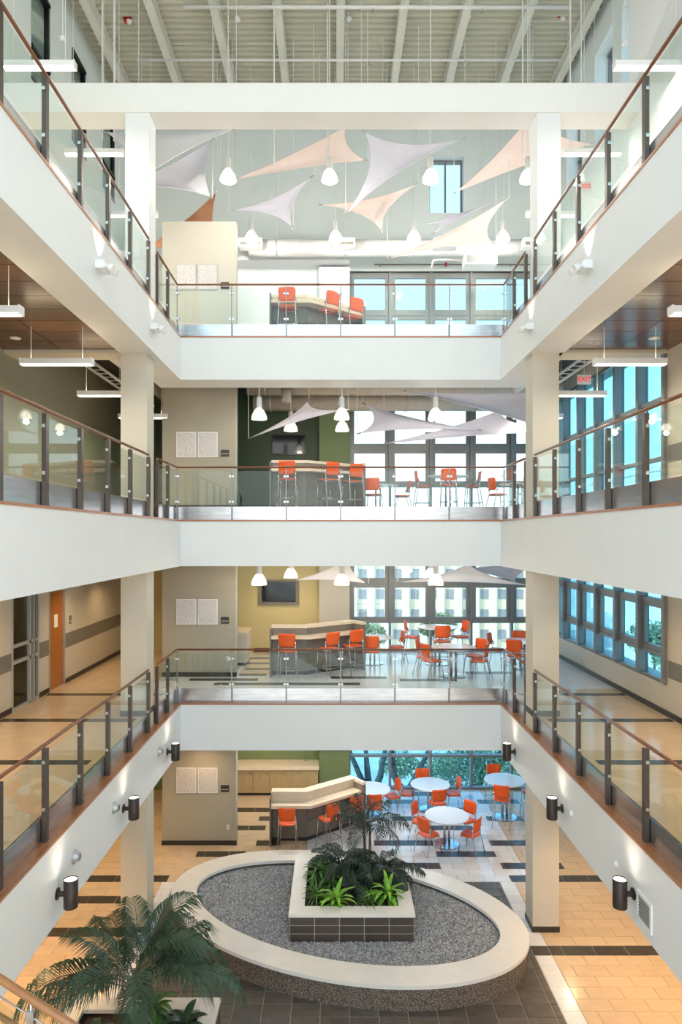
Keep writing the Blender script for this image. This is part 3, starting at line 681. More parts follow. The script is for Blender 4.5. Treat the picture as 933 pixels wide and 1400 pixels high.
def make_chair(name, label, hs, group):
    # faces +Y, origin on the floor under the seat; hs: seat height
    t = thing(name, label, 'stool' if hs > .6 else 'chair', (0, 0, 0), 0, group)
    w, d = .22, .21
    pts = []; n = 24
    for i in range(n):
        a = 2*math.pi*i/n; ca, sa = math.cos(a), math.sin(a); pts.append((w*math.copysign(abs(ca)**.55, ca), d*math.copysign(abs(sa)**.55, sa)))
    mb = MB(); mb.add([(p[0]*.95, p[1]*.95, hs-.02) for p in pts]+[(p[0], p[1], hs-.005) for p in pts]+[(p[0]*.97, p[1]*.97, hs+.012) for p in pts]+[(p[0]*.6, p[1]*.6, hs+.0) for p in pts],
        [tuple(range(n))[::-1]]+[(r_*n+i, r_*n+(i+1) % n, (r_+1)*n+(i+1) % n, (r_+1)*n+i) for r_ in range(3) for i in range(n)]+[tuple(range(3*n, 4*n))])
    mb.build('seat', orange, t, smooth=True)
    vs, fs = shell(.38, .43, .33, -.035)
    MB().add([(x, y-.215, z+hs+.10) for x, y, z in vs], fs).build('backrest', orange, t, smooth=True)
    r = .011
    for s in (-1, 1):
        MB().tube([(s*.19, .17, hs-.03), (s*.225, .22, 0)], r, 8).build('leg', chrome, t, smooth=True)
        MB().tube([(s*.205, -.16, hs+.22), (s*.205, -.16, hs-.02), (s*.235, -.27, 0)], r, 8).build('leg', chrome, t, smooth=True)
        MB().tube([(s*.205, -.19, hs+.19), (s*.215, -.12, hs+.16), (s*.205, -.14, hs+.10)], .016, 8).build('back_bracket', chrome, t, smooth=True)
    MB().tube([(-.20, .17, hs-.03), (.20, .17, hs-.03), (.20, -.16, hs-.03), (-.20, -.16, hs-.03)], .010, 8, closed=True).build('seat_frame', chrome, t, smooth=True)
    if hs > .6:
        z = .27; f = 1-z/hs
        MB().tube([(-.213, .20, z), (.213, .20, z), (.225, -.23, z), (-.225, -.23, z)], .009, 8, closed=True).build('footrest', chrome, t, smooth=True)
    return t
ch0 = make_chair('cafe_chair', 'x', .45, 'orange cafe chairs'); sto0 = make_chair('bar_stool', 'x', .74, 'orange bar stools')
used = set()
def place(src, x, y, z, face, label):
    rz = math.atan2(face[1], face[0])-math.pi/2
    if src.name not in used:
        used.add(src.name); src.location = (x, y, z); src.rotation_euler = (0, 0, rz); src['label'] = label; return src
    return dup(src, (x, y, z), rz, label)
def make_table(name, label, h, group):
    t = thing(name, label, 'table', (0, 0, 0), 0, group); R_ = .56
    MB().lathe([(R_-.02, h-.03), (R_, h-.022), (R_, h-.006), (R_-.006, h), (0.0, h)], 48).build('tabletop', top_white, t)
    for a in (45, 135, 225, 315):
        x, y = .085*math.cos(math.radians(a)), .085*math.sin(math.radians(a))
        MB().tube([(x, y, .02), (x, y, h-.03)], .021, 10).build('leg', chrome, t, smooth=True)
    MB().lathe([(.33, 0), (.335, .006), (.32, .016), (.1, .026), (0, .026)], 32).build('base', chrome, t)
    return t
tb0 = make_table('round_table', 'x', .74, 'round cafe tables'); tb1 = make_table('high_round_table', 'x', 1.04, 'high round tables')
def table(src, x, y, L, where, seats):
    place_t = used
    lab = ('high white round table ' if src is tb1 else 'white round table ')+where
    if src.name not in used: used.add(src.name); src.location = (x, y, ZF[L]); src['label'] = lab
    else: dup(src, (x, y, ZF[L]), 0, lab)
    for ang, dist, side in seats:
        a = math.radians(ang); cx, cy = x+dist*math.cos(a), y+dist*math.sin(a)
        place(sto0 if src is tb1 else ch0, cx, cy, ZF[L], (x-cx, y-cy),
              ('orange stool ' if src is tb1 else 'orange chair ')+side+' of '+('high ' if src is tb1 else 'the ')+'table '+where)
# ground floor
table(tb0, 2.84, 17.28, 0, 'in the middle of the ground-floor lounge', [(218, .66, 'at the front left'), (322, .66, 'at the front right'), (150, .70, 'at the rear left'), (38, .70, 'at the rear right')])
table(tb0, 2.72, 19.45, 0, 'by the ground-floor window', [(172, .66, 'on the left'), (8, .66, 'on the right'), (98, .68, 'at the rear'), (280, .62, 'at the front')])
table(tb1, 4.72, 18.95, 0, 'beside the right column on the ground floor', [(97, .70, 'at the rear'), (250, .62, 'at the front'), (355, .68, 'on the right')])
table(tb0, 1.0, 19.1, 0, 'at the end of the ground-floor bar', [(275, .60, 'at the front'), (20, .66, 'on the right')])
# second floor
table(tb0, 3.02, 17.35, 1, 'in the middle of the second-floor lounge', [(205, .66, 'at the front left'), (335, .66, 'at the front right'), (160, .74, 'at the rear left'), (30, .74, 'at the rear right')])
table(tb1, 2.85, 18.95, 1, 'by the second-floor window', [(165, .70, 'on the left'), (18, .70, 'on the right'), (272, .60, 'at the front')])
table(tb0, 1.05, 19.05, 1, 'at the end of the second-floor bar', [(265, .62, 'at the front'), (10, .70, 'on the right')])
table(tb0, 5.05, 18.35, 1, 'beside the right column on the second floor', [(240, .64, 'at the front'), (150, .72, 'on the left'), (80, .70, 'at the rear')])
# third floor
table(tb1, 3.22, 19.4, 2, 'in the middle of the third-floor lounge', [(182, .72, 'on the left'), (262, .62, 'at the front'), (-2, .70, 'on the right')])
table(tb0, 5.0, 18.4, 2, 'beside the right column on the third floor', [(195, .66, 'on the left'), (275, .62, 'at the front')])
table(tb0, 1.2, 18.95, 2, 'at the end of the third-floor bar', [(255, .62, 'at the front'), (5, .68, 'on the right')])

# bars: a low counter under a raised ledge, bent once
A38 = math.radians(38)
def offs(d):         # bar line shifted by d towards the room
    p0, p1 = (-1.62, 17.45), (-.72, 17.45); ln_ = 1.55
    p2 = (p1[0]+ln_*math.cos(A38), p1[1]+ln_*math.sin(A38))
    m_ = d*math.tan(A38/2)
    return [(p0[0], p0[1]-d), (p1[0]+m_, p1[1]-d), (p2[0]+d*math.sin(A38), p2[1]-d*math.cos(A38))]
def band(mb, d0, d1, z0, z1):
    a, b_ = offs(d0), offs(d1); mb.prism([a[0], a[1], b_[1], b_[0]], z0, z1); mb.prism([a[1], a[2], b_[2], b_[1]], z0, z1); return mb
for L in range(4):
    z = ZF[L]; t = thing('bar_counter', 'grey bar with a bent two-level pale counter on the %s floor' % FL[L], 'bar', (-.72, 17.45, z), 0, 'bar counters')
    off = (.72, -17.45, 0)
    band(MB(), -.12, .0, .1, 1.2).build('body', bar_panel, t, loc=off)
    band(MB(), -.10, -.02, 0, .1).build('plinth', base_m, t, loc=off)
    band(MB(), -.02, .34, .96, 1.03).build('lower_counter', bar_top, t, loc=off)
    band(MB(), -.24, .03, 1.2, 1.27).build('upper_ledge', bar_top, t, loc=off)
    band(MB(), -.005, .012, 1.03, 1.2).build('riser', bar_panel if L in (1, 2) else bar_top, t, loc=off)
    p2 = offs(0)[2]; dx, dy = math.cos(A38), math.sin(A38)
    q = []
    for d, e_ in ((-.24, 0), (.40, 0), (.40, .10), (-.24, .10)): b_ = offs(d)[2]; q.append((b_[0]+dx*e_, b_[1]+dy*e_))
    MB().prism(q, 0, 1.2).build('end_panel', bar_panel, t, loc=off); MB().prism(q, 1.2, 1.27).build('end_cap', bar_top, t, loc=off)
    MB().box(-1.64, 17.11, 0, -1.60, 17.69, 1.2).build('end_panel', bar_panel, t, loc=off)
    for seg in (0, 1):
        a, b_ = Vector(offs(.002)[seg]), Vector(offs(.002)[seg+1]); n_ = 2 if seg == 0 else 3; ln_ = (b_-a).length/n_
        pm = [MB().box(-ln_/2+.006, -.012, -.205, ln_/2-.006, 0, .205).mesh('panel', bar_panel)]
        for i in range(n_):
            c = a+(b_-a)*((i+.5)/n_)
            for zz in (.315, .735): put('panel', pm[0], t, (c.x+.72, c.y-17.45, zz), 0 if seg == 0 else A38)
    for i, (x, y, f, nm) in enumerate(((-1.16, 16.85, (.05, 1), 'straight end'), (-.16, 17.10, (-.62, .79), 'bend'), (.46, 17.58, (-.55, .84), 'window end'))):
        place(sto0, x, y, z, f, 'orange bar stool at the %s of the %s-floor bar' % (nm, FL[L]))
# kitchenette on the ground floor
t = thing('kitchen_counter', 'pale wooden kitchenette counter with cupboard doors against the green wall', 'counter', (-1.7, 20.7, 0))
MB().box(-1.25, -.22, .09, 1.2, .28, .80).build('carcass', cab, t); MB().box(-1.25, -.15, 0, 1.2, .28, .09).build('plinth', base_m, t)
MB().box(-1.27, -.30, .80, 1.23, .29, .93).build('worktop', bar_top, t)
for i in range(5):
    d_ = MB().box(-.235, -.018, -.34, .235, 0, .34).build('door', cab, t, loc=(-1.0+i*.49, -.222, .45))
    MB().tube([(.17, -.03, .2), (.17, -.03, .3)], .008, 6).build('handle', chrome, d_)
t2 = thing('tap', 'small chrome tap standing on the kitchenette counter', 'tap', (-.9, 20.85, .93))
MB().tube([(0, 0, 0), (0, 0, .16), (0, -.02, .2), (0, -.08, .2)], .014, 8).build('spout', chrome, t2, smooth=True); MB().lathe([(.03, 0), (.03, .02), (.01, .03)], 12).build('base', chrome, t2)
t = thing('low_cabinet', 'low pale cabinet beside the second-floor poster wall', 'cabinet', (-2.62, 19.2, ZF[1]))
MB().box(-.2, -.5, .08, .2, .5, .88).build('body', cream, t); MB().box(-.22, -.52, .88, .22, .52, .92).build('top', bar_top, t)
MB().box(-.18, -.48, 0, .18, .48, .08).build('plinth', base_m, t)
# televisions
for L, x, y, zz in ((1, -1.72, 20.94, 5.78), (2, -1.42, 20.94, 10.3), (0, -.02, 20.6, 1.32)):
    t = thing('television', 'black wall television on the %s floor' % FL[L], 'television', (x, y, zz), 0, 'wall televisions')
    MB().box(-.52, -.02, 0, .52, .03, .62).build('frame', dark, t); MB().box(-.49, -.026, .035, .49, -.02, .59).build('screen', screen, t); MB().box(-.2, .03, .15, .2, .06, .45).build('wall_bracket', dark, t)
MB().box(-.62, .0, -.1, .62, .05, .68).build('backing_board', stripe, bpy.data.objects['television'])
# poster pairs and room plaques
for L in range(4):
    z = ZF[L]+1.32
    for i, x in enumerate((-4.0, -3.46)):
        t = thing('poster', '%s framed plan poster on the %s-floor cream wall' % (('left', 'right')[i], FL[L]), 'poster', (x, 17.235, z), 0, 'plan posters')
        MB().box(0, -.02, 0, .50, 0, .64).build('frame', alu_lt if L == 3 else paper, t)
        MB().box(.02, -.024, .02, .48, -.02, .62).build('sheet', (poster_a, poster_b)[i], t)
    t = thing('room_plaque', 'dark room plaque beside the posters on the %s floor' % FL[L], 'sign', (-2.88, 17.235, z+.02), 0, 'room plaques')
    MB().box(0, -.012, 0, .21, 0, .17).build('plate', brown_metal, t); MB().box(.02, -.015, .06, .19, -.012, .075).build('strip', alu_lt, t)
    if L < 2:
        t = thing('wall_socket', 'small white socket low on the %s-floor poster wall' % FL[L], 'socket', (-2.7, 17.235, ZF[L]+.4)); MB().box(-.035, -.01, 0, .035, 0, .11).build('plate', paper, t); MB().box(-.015, -.013, .03, .015, -.01, .08).build('insert', alu_lt, t)
t = thing('wall_switch', 'dark door plaque on the wall right of the orange door', 'sign', (WL, 16.75, ZF[1]+1.4)); MB().box(0, -.07, 0, .012, .07, .2).build('plate', stripe, t); MB().box(.012, -.05, .05, .015, .05, .09).build('strip', alu_lt, t)

# ------------------------------------------------------------------ shade sails
def sail(label, cs, mat, top, pull=.34, rods=(0, 1, 2)):
    P_ = [PX(*c) for c in cs]; cen = (P_[0]+P_[1]+P_[2])/3
    t = thing('shade_sail', label, 'shade sail', cen, 0, 'shade sails'); N = 12; idx = {}; vs = []; fs = []
    nrm = (P_[1]-P_[0]).cross(P_[2]-P_[0]).normalized()
    for i in range(N+1):
        for j in range(N+1-i):
            a, b_, c = i/N, j/N, 1-(i+j)/N
            p = P_[0]*a+P_[1]*b_+P_[2]*c
            for (u, v_, w_, e0, e1) in ((b_, c, a, 1, 2), (a, c, b_, 0, 2), (a, b_, c, 0, 1)):
                mid = (P_[e0]+P_[e1])/2; p = p+(cen-mid)*pull*4*u*v_*(1-w_)**1.5
            p = p+nrm*.12*(27*a*b_*c)
            idx[i, j] = len(vs); vs.append(p-cen)
    for i in range(N):
        for j in range(N-i):
            fs.append((idx[i, j], idx[i+1, j], idx[i, j+1]))
            if i+j < N-1: fs.append((idx[i+1, j], idx[i+1, j+1], idx[i, j+1]))
    n = len(vs); th = nrm*.006
    mb = MB().add([v_+th for v_ in vs]+[v_-th for v_ in vs], fs+[tuple(q+n for q in f[::-1]) for f in fs])
    mb.build('fabric', mat, t, smooth=True)
    eds = [[vs[idx[i, 0]] for i in range(N+1)], [vs[idx[0, j]] for j in range(N+1)], [vs[idx[i, N-i]] for i in range(N+1)]]
    for ed in eds: MB().tube(ed, .010, 6).build('hem', mat, t, smooth=True)
    for k_ in range(3):
        p = P_[k_]-cen; o_ = (P_[k_]-cen).normalized()
        MB().tube([p-o_*.01, p+o_*.10], .018, 8).build('corner_fitting', steel, t)
        if k_ in rods: q = p+o_*.09; MB().tube([q, Vector((q.x, q.y, top-cen.z))], .008, 6).build('hanging_rod', rod_m, t)
T = ROOF
sail('white shade sail behind the upper left column', [(318, 177, 15.4), (146, 181, 16.0), (192, 246, 15.2)], sail_w, T, .2)
sail('lavender shade sail hanging below the white one', [(290, 192, 17.2), (287, 268, 16.6), (168, 254, 16.4)], sail_l, T, .2)
sail('copper brown shade sail behind the top of the poster wall', [(295, 264, 18.6), (198, 340, 18.4), (298, 345, 18.8)], sail_b, T, .2)
sail('large peach shade sail under the roof, left of centre', [(322, 245, 17.8), (472, 174, 16.6), (498, 219, 16.8)], sail_p, T, .16)
sail('small lavender shade sail between the two left pendants', [(318, 288, 18.2), (425, 243, 17.4), (399, 309, 17.8)], sail_l, T, .36)
sail('large lavender shade sail above the centre of the lounge', [(498, 180, 16.6), (632, 190, 17.6), (476, 290, 16.9)], sail_l, T, .36)
sail('small peach shade sail below the large lavender one', [(441, 280, 18.4), (568, 253, 17.4), (522, 314, 17.8)], sail_p, T, .36)
sail('large peach shade sail behind the upper right column', [(625, 262, 18.2), (724, 160, 16.4), (808, 197, 16.6)], sail_p, T, .16)
sail('pale peach shade sail low before the high back window', [(534, 353, 18.6), (692, 273, 17.4), (674, 333, 17.8)], sail_p, T, .3)
sail('narrow lavender shade sail below the high back window', [(590, 305, 19.0), (686, 270, 18.6), (594, 318, 19.0)], sail_l, T, .3)
sail('grey shade sail over the third-floor bar', [(344, 598, 17.8), (421, 549, 17.0), (472, 560, 17.2)], sail_l, 12.26, .36)
sail('lavender shade sail left of the third-floor windows', [(500, 553, 18.2), (493, 592, 18.0), (654, 588, 17.6)], sail_l, 12.26, .3)
sail('broad lavender shade sail close under the third-floor ceiling', [(556, 535, 17.6), (740, 536, 17.2), (735, 582, 17.0)], sail_l, 12.26, .2)
sail('long lavender shade sail low over the third-floor tables', [(682, 562, 17.6), (752, 590, 17.3), (530, 606, 18.2)], sail_l, 12.26, .22)
sail('white shade sail over the second-floor bar', [(405, 793, 17.8), (478, 763, 17.2), (500, 797, 17.4)], sail_w, 8.07, .25)
sail('pale shade sail before the second-floor windows', [(548, 796, 18.2), (640, 770, 17.4), (722, 800, 17.6)], sail_w, 8.07, .3)
sail('dark lavender shade sail at the right of the second-floor windows', [(632, 778, 18.4), (742, 764, 18.0), (702, 794, 18.2)], sail_l, 8.07, .15)

# ------------------------------------------------------------------ services under the roof
t = thing('air_duct', 'long white round air duct along the back wall under the roof', 'duct', (1.5, 19.9, 16.2))
MB().tube([(-4.0, 0, 0), (4.9, 0, 0)], .24, 24).build('pipe', duct_m, t, smooth=True)
for x in (-3.2, -1.2, .8, 2.8, 4.6): MB().tube([(x-.02, 0, 0), (x+.02, 0, 0)], .255, 24).build('seam_band', alu_lt, t); MB().tube([(x, 0, .24), (x, 0, ROOF-16.2)], .01, 6).build('hanging_rod', rod_m, t)
for x in (-3.9, -1.25, 1.65, 4.2):
    g = MB().box(x-.33, -.5, -.16, x+.33, -.2, .09).build('diffuser_box', lamp_white, t); MB().box(x-.28, -.51, -.12, x+.28, -.5, -.03).build('grille', stripe, g)
for i, (y, z, x0, x1, r_) in enumerate(((17.85, 20.25, -5.2, 5.9, .03), (16.15, 20.32, -3.6, 5.6, .04))):
    t = thing('sprinkler_pipe', '%s white sprinkler pipe running across under the roof joists' % ('rear', 'front')[i], 'pipe', (0, y, z), 0, 'sprinkler pipes')
    MB().tube([(x0, 0, 0), (x1, 0, 0)], r_, 10).build('pipe', rod_m, t, smooth=True)
    for k_ in range(-3, 4):
        x = .14+1.525*k_; MB().tube([(x, 0, 0), (x, 0, ROOF-.3-z)], .008, 6).build('hanger', rod_m, t)
    for x in (-2.6, .9, 3.5): MB().tube([(x, 0, 0), (x, 0, -.12)], .012, 8).tube([(x, 0, -.12), (x, 0, -.14)], .035, 10).build('sprinkler_head', steel, t)
t = thing('sprinkler_pipe', 'thin dark pipe along the back wall above the top-floor windows', 'pipe', (3.4, 20.86, 16.1)); MB().tube([(-2.2, 0, 0), (2.6, 0, 0)], .022, 8).build('pipe', stripe, t); MB().lathe([(.04, -.05), (.04, .05)], 10).build('valve', redm, t)
MB().tube([(0, 0, 0), (0, .14, 0)], .015, 8).tube([(2, 0, 0), (2, .14, 0)], .015, 8).tube([(-2, 0, 0), (-2, .14, 0)], .015, 8).build('bracket', stripe, t)
for i, (u, v_, Y) in enumerate(((175, 25, 17.2), (767, 20, 17.2))):
    p = PX(u, v_, Y); t = thing('fire_alarm', 'red fire alarm hanging under the roof deck on the %s' % ('left', 'right')[i], 'alarm', p, 0, 'roof fire alarms')
    MB().box(-.1, -.05, -.1, .1, .05, .12).build('housing', redm, t); MB().lathe([(.05, -.16), (.07, -.1), (.04, -.09)], 12, (.05, -.05, 0)).build('strobe', lamp_white, t); MB().tube([(0, 0, .12), (0, 0, ROOF-.0-p.z)], .012, 6).build('hanging_rod', rod_m, t)
for i, (u, v_, Y) in enumerate(((325, 25, 17.0), (477, 25, 17.0), (640, 22, 17.0), (86, 52, 14.0), (856, 57, 14.0))):
    p = PX(u, v_, Y); nm = ('left', 'centre', 'right', 'far left edge', 'far right edge')[i]
    t = thing('smoke_detector', 'small white detector hanging under the roof at the %s' % nm, 'detector', p, 0, 'roof detectors')
    MB().lathe([(.03, -.07), (.07, -.05), (.08, 0), (.02, .04)], 14).build('head', lamp_white, t, smooth=True); MB().tube([(0, 0, .04), (0, 0, ROOF-p.z)], .014, 6).build('hanging_rod', rod_m, t)
for i, (u, Y) in enumerate(((140, 15.2), (156, 15.2), (375, 16.2), (448, 16.4), (715, 16.0), (780, 15.6), (795, 15.6))):
    p = PX(u, 300, Y); nm = ('first', 'second', 'third', 'fourth', 'fifth', 'sixth', 'seventh')[i]
    t = thing('hanger_rod', '%s from left of the long white rods hanging from the roof' % nm, 'rod', (p.x, Y, ROOF), 0, 'roof hanger rods')
    MB().tube([(0, 0, 0), (0, 0, -4.2)], .018, 8).build('rod', rod_m, t); MB().lathe([(.05, -.02), (.05, 0)], 10).build('flange', steel, t)
t = thing('unit_heater', 'white boxed unit heater in front of the top-floor windows', 'heater', (4.1, 19.35, 15.42))
MB().box(-.45, -.25, 0, .45, .25, .3).build('casing', lamp_white, t); MB().box(-.40, -.255, .05, .40, -.25, .25).build('grille', alu_lt, t); MB().tube([(0, 0, .3), (0, 0, ROOF-15.42)], .012, 6).build('hanging_rod', rod_m, t)
MB().tube([(-.45, 0, .2), (-.9, 0, .22), (-1.3, 0, .2), (-1.35, 0, .0)], .03, 8).build('pipe', duct_m, t, smooth=True)
for i, y in enumerate((18.7, 20.2)):
    t = thing('air_duct', '%s beige duct under the third-floor lounge ceiling' % ('front', 'rear')[i], 'duct', (0, y, 11.86-.1*i), 0, 'third-floor ducts')
    MB().tube([(-2.4, 0, 0), (6.2, 0, 0)], (.2, .26)[i], 20).build('pipe', M('beige_duct_%d' % i, (.62, .54, .44), .5), t, smooth=True)
    for x in (-1.9, .1, 2.1, 4.1, 5.9): MB().tube([(x-.02, 0, 0), (x+.02, 0, 0)], (.215, .275)[i], 20).build('seam_band', alu_lt, t); MB().tube([(x, 0, .15), (x, 0, 12.27-11.86+.1*i)], .01, 6).build('hanging_rod', rod_m, t)
    if i == 0:
        MB().tube([(-1.35, -.1, -.05), (-1.3, -.3, -.2), (-1.3, -.35, -.45)], .13, 14).build('branch', MATS['beige_duct_0'], t, smooth=True)
for s, sd in ((-1, 'left'), (1, 'right')):
    t = thing('cable_tray', 'long steel cable tray under the open ceiling of the third-floor %s walkway' % sd, 'cable tray', (s*5.6, 14.1, 11.7), 0, 'cable trays')
    for x in (-.14, .14): MB().box(x-.012, 0, 0, x+.012, 6.5, .06).build('side_rail', rod_m, t)
    for k_ in range(18): MB().box(-.14, .1+k_*.37, .005, .14, .13+k_*.37, .02).build('rung', rod_m, t)
    for y in (.8, 3.2, 5.8): MB().tube([(.14, y, .03), (.14, y, .57)], .008, 6).build('hanging_rod', rod_m, t)
    t = thing('air_duct', 'round duct under the open ceiling of the third-floor %s walkway' % sd, 'duct', (s*4.95, 14.0, 11.85), 0, 'walkway ducts')
    MB().tube([(0, 0, 0), (0, 6.8, 0)], .15, 16).build('pipe', duct_m, t, smooth=True)
    for y in (1, 3.4, 6): MB().tube([(0, y-.02, 0), (0, y+.02, 0)], .16, 16).build('seam_band', alu_lt, t); MB().tube([(0, y, .14), (0, y, .42)], .008, 6).build('hanging_rod', rod_m, t)
# ------------------------------------------------------------------ oval planter
t = thing('oval_planter', 'large oval raised bed with a pale stone rim and brown mosaic sides', 'planter', (.1, 13.57, 0))
off = (-.1, -13.57, 0); NE = 128
def ring(mb, o_out, o_in, z0, z1):
    vs = []; fs = []
    for i in range(NE):
        a = 2*math.pi*i/NE; po, pi_ = ell(a, o_out), ell(a, o_in)
        vs += [(po[0], po[1], z0), (po[0], po[1], z1), (pi_[0], pi_[1], z1), (pi_[0], pi_[1], z0)]
    for i in range(NE):
        a, b_ = 4*i, 4*((i+1) % NE)
        for k_ in range(4): fs.append((a+k_, b_+k_, b_+(k_+1) % 4, a+(k_+1) % 4)[::-1])
    return mb.add(vs, fs)
# ell(t, off): positive off = inwards
ring(MB(), .05, .45, 0.0, .385).build('wall', mosaic, t, loc=off)
ring(MB(), -.0, .52, .385, .45).build('rim', stone, t, loc=off)
mb = MB(); vs = [(ell(2*math.pi*i/NE, .44)[0], ell(2*math.pi*i/NE, .44)[1], .33) for i in range(NE)]
mb.add(vs, [tuple(range(NE))]); mb.build('gravel_bed', gravel, t, loc=off)
# square planter standing in the gravel
SX0, SX1, SY0, SY1 = -.85, 1.48, 12.54, 14.90
inner_poly = [ell(2*math.pi*i/64, .53) for i in range(64)]
mb = MB(); cnt = 0
while cnt < 16000:
    x, y = random.uniform(-3.2, 3.4), random.uniform(11.4, 15.8)
    if SX0-.0 < x < SX1 and SY0 < y < SY1: continue
    if not inside((x, y), inner_poly): continue
    cnt += 1; s = random.uniform(.018, .034); z = .335+random.uniform(-.004, .008); h = s*random.uniform(.5, .9); a = random.uniform(0, 6.3); ca, sa = math.cos(a)*s, math.sin(a)*s; e_ = random.uniform(.6, 1)
    mb.add([(x+ca, y+sa, z), (x-sa*e_, y+ca*e_, z), (x-ca, y-sa, z), (x+sa*e_, y-ca*e_, z), (x+random.uniform(-.4, .4)*s, y+random.uniform(-.4, .4)*s, z+h)], [(0, 1, 4), (1, 2, 4), (2, 3, 4), (3, 0, 4)])
gm = M('pebble', (.38, .38, .39), .5, var=.7, scale=30)
o = mb.build('gravel', gm); o['kind'] = 'stuff'; tag(o, 'grey pebbles filling the oval bed around the square planter', 'gravel')

sq_tile = objvar(M('planter_wall_tile', (.085, .068, .055), .35, var=.15, scale=5), .12)
def square_planter(x0, x1, y0, y1, z0, z1, label):
    cx, cy = (x0+x1)/2, (y0+y1)/2; w, d = (x1-x0)/2, (y1-y0)/2
    t = thing('square_planter', label, 'planter', (cx, cy, z0), 0, 'square planters'); h = z1-z0
    mb = MB().box(-w+.016, -d+.016, 0, w-.016, -d+.2, h-.06).box(-w+.016, d-.2, 0, w-.016, d-.016, h-.06).box(-w+.016, -d+.2, 0, -w+.2, d-.2, h-.06).box(w-.2, -d+.2, 0, w-.016, d-.2, h-.06)
    mb.build('core', grout, t)
    th = (h-.06)/3; rw = .28
    for s in (-1, 1):
        for ax in (0, 1):
            L_ = (w, d)[ax]; n_ = 5; wid = (2*L_-.04)/n_
            pm = MB().box(-wid/2+.007, -.012, .007, wid/2-.007, .012, th-.007).mesh('wall_tile', sq_tile)
            for i in range(n_):
                for j in range(3):
                    a = -L_+.02+wid*(i+.5)
                    put('wall_tile', pm, t, (a, s*(d-.02), j*th) if ax == 0 else (s*(w-.02), a, j*th), 0 if ax == 0 else math.pi/2)
    MB().box(-w, -d, h-.06, w, -d+rw, h).box(-w, d-rw, h-.06, w, d, h).box(-w, -d+rw, h-.06, -w+rw, d-rw, h).box(w-rw, -d+rw, h-.06, w, d-rw, h).build('rim', stone, t)
    mb = MB(); n_ = 18; vs = []
    for i in range(n_+1):
        for j in range(n_+1): vs.append((-w+.1+(2*w-.2)*i/n_, -d+.1+(2*d-.2)*j/n_, h-.11+random.uniform(-.02, .03)))
    mb.add(vs, [(i*(n_+1)+j, (i+1)*(n_+1)+j, (i+1)*(n_+1)+j+1, i*(n_+1)+j+1) for i in range(n_) for j in range(n_)]); mb.build('soil', soil, t)
    return t
square_planter(SX0, SX1, SY0, SY1, .33, .85, 'square tiled planter standing in the gravel of the oval bed')
square_planter(-4.16, -1.80, 8.44, 10.80, 0, .50, 'square tiled planter holding the large palm in the lower left')

# ------------------------------------------------------------------ plants
def frond_mesh(name, length, mat, droop, nl=26, leaf=.34, width=.022, rise=.9, fold=.45):
    # a feather palm frond leaving the origin along +X
    mb = MB(); pts = []; a = rise; p = Vector((0, 0, 0)); K = 14
    for i in range(K+1):
        pts.append(p.copy()); a -= droop/K*(0.5+1.1*i/K); p = p+Vector((math.cos(a), 0, math.sin(a)))*length/K
    mb.tube(pts, .012, 5, r1=.003)
    for i in range(nl):
        t_ = .2+.8*i/(nl-1); f = t_*K; k_ = min(K-1, int(f)); q = pts[k_].lerp(pts[k_+1], f-k_); d = (pts[k_+1]-pts[k_]).normalized()
        up = Vector((-d.z, 0, d.x)); ll = leaf*(math.sin(math.pi*(.12+.80*t_))**.8)
        for s in (-1, 1):
            out = (d*(.55+.5*t_)+Vector((0, s, 0))*.85+up*fold*random.uniform(.5, 1.0)).normalized(); wv = (d*.9-up*.1).normalized()*width*random.uniform(.8, 1.2)
            m1 = q+out*ll*.5+Vector((0, 0, -.02)); e_ = q+out*ll*random.uniform(.8, .98)+Vector((0, 0, -ll*random.uniform(.4, .8)))
            mb.add([q-wv*.4, q+wv*.4, m1+wv, e_, m1-wv], [(0, 1, 2, 4), (4, 2, 3)])
    return mb.mesh(name, mat)
def palm(x, y, z, label, h, n, length, mat, seed, leaf=.34, droop=1.9, stems=1, nl=26, rises=(.35, 1.35), width=.022):
    random.seed(seed); t = thing('potted_palm', label, 'palm', (x, y, z)); fm = [frond_mesh('frond', length, mat, droop*q, nl, leaf, width, .9) for q in (.8, 1.0, 1.2)]
    for s in range(stems):
        dx, dy = (0, 0) if stems == 1 else (random.uniform(-.15, .15), random.uniform(-.15, .15))
        MB().tube([(dx*.5, dy*.5, -.06), (dx, dy, h*.5), (dx*1.3, dy*1.3, h)], .035, 8, r1=.022).build('stem', trunk_m, t, smooth=True)
    for i in range(n):
        o = put('frond', fm[i % 3], t, (random.uniform(-.05, .05), random.uniform(-.05, .05), h-random.uniform(0, .25)))
        el_ = random.uniform(*rises)-.9; sc_ = random.uniform(.75, 1.08)
        o.rotation_euler = (random.uniform(-.25, .25), -el_, 2*math.pi*(i*.382+random.uniform(-.04, .04))); o.scale = (sc_, sc_, sc_)
    return t
def leaf_mesh(name, ln_, w, bend, mat, rise=1.0):
    mb = MB(); K = 7; vs = []; a = rise; p = Vector((0, 0, 0))
    for i in range(K+1):
        t_ = i/K; ww = w*math.sin(math.pi*min(1, .12+.88*t_))**.7*(1 if t_ < .95 else .1); vs += [p+Vector((0, -ww, ww*.35)), p.copy(), p+Vector((0, ww, ww*.35))]
        a -= bend/K; p = p+Vector((math.cos(a), 0, math.sin(a)))*ln_/K
    return mb.add(vs, [(3*i+j, 3*i+3+j, 3*i+4+j, 3*i+1+j) for i in range(K) for j in (0, 1)]).mesh(name, mat, True)
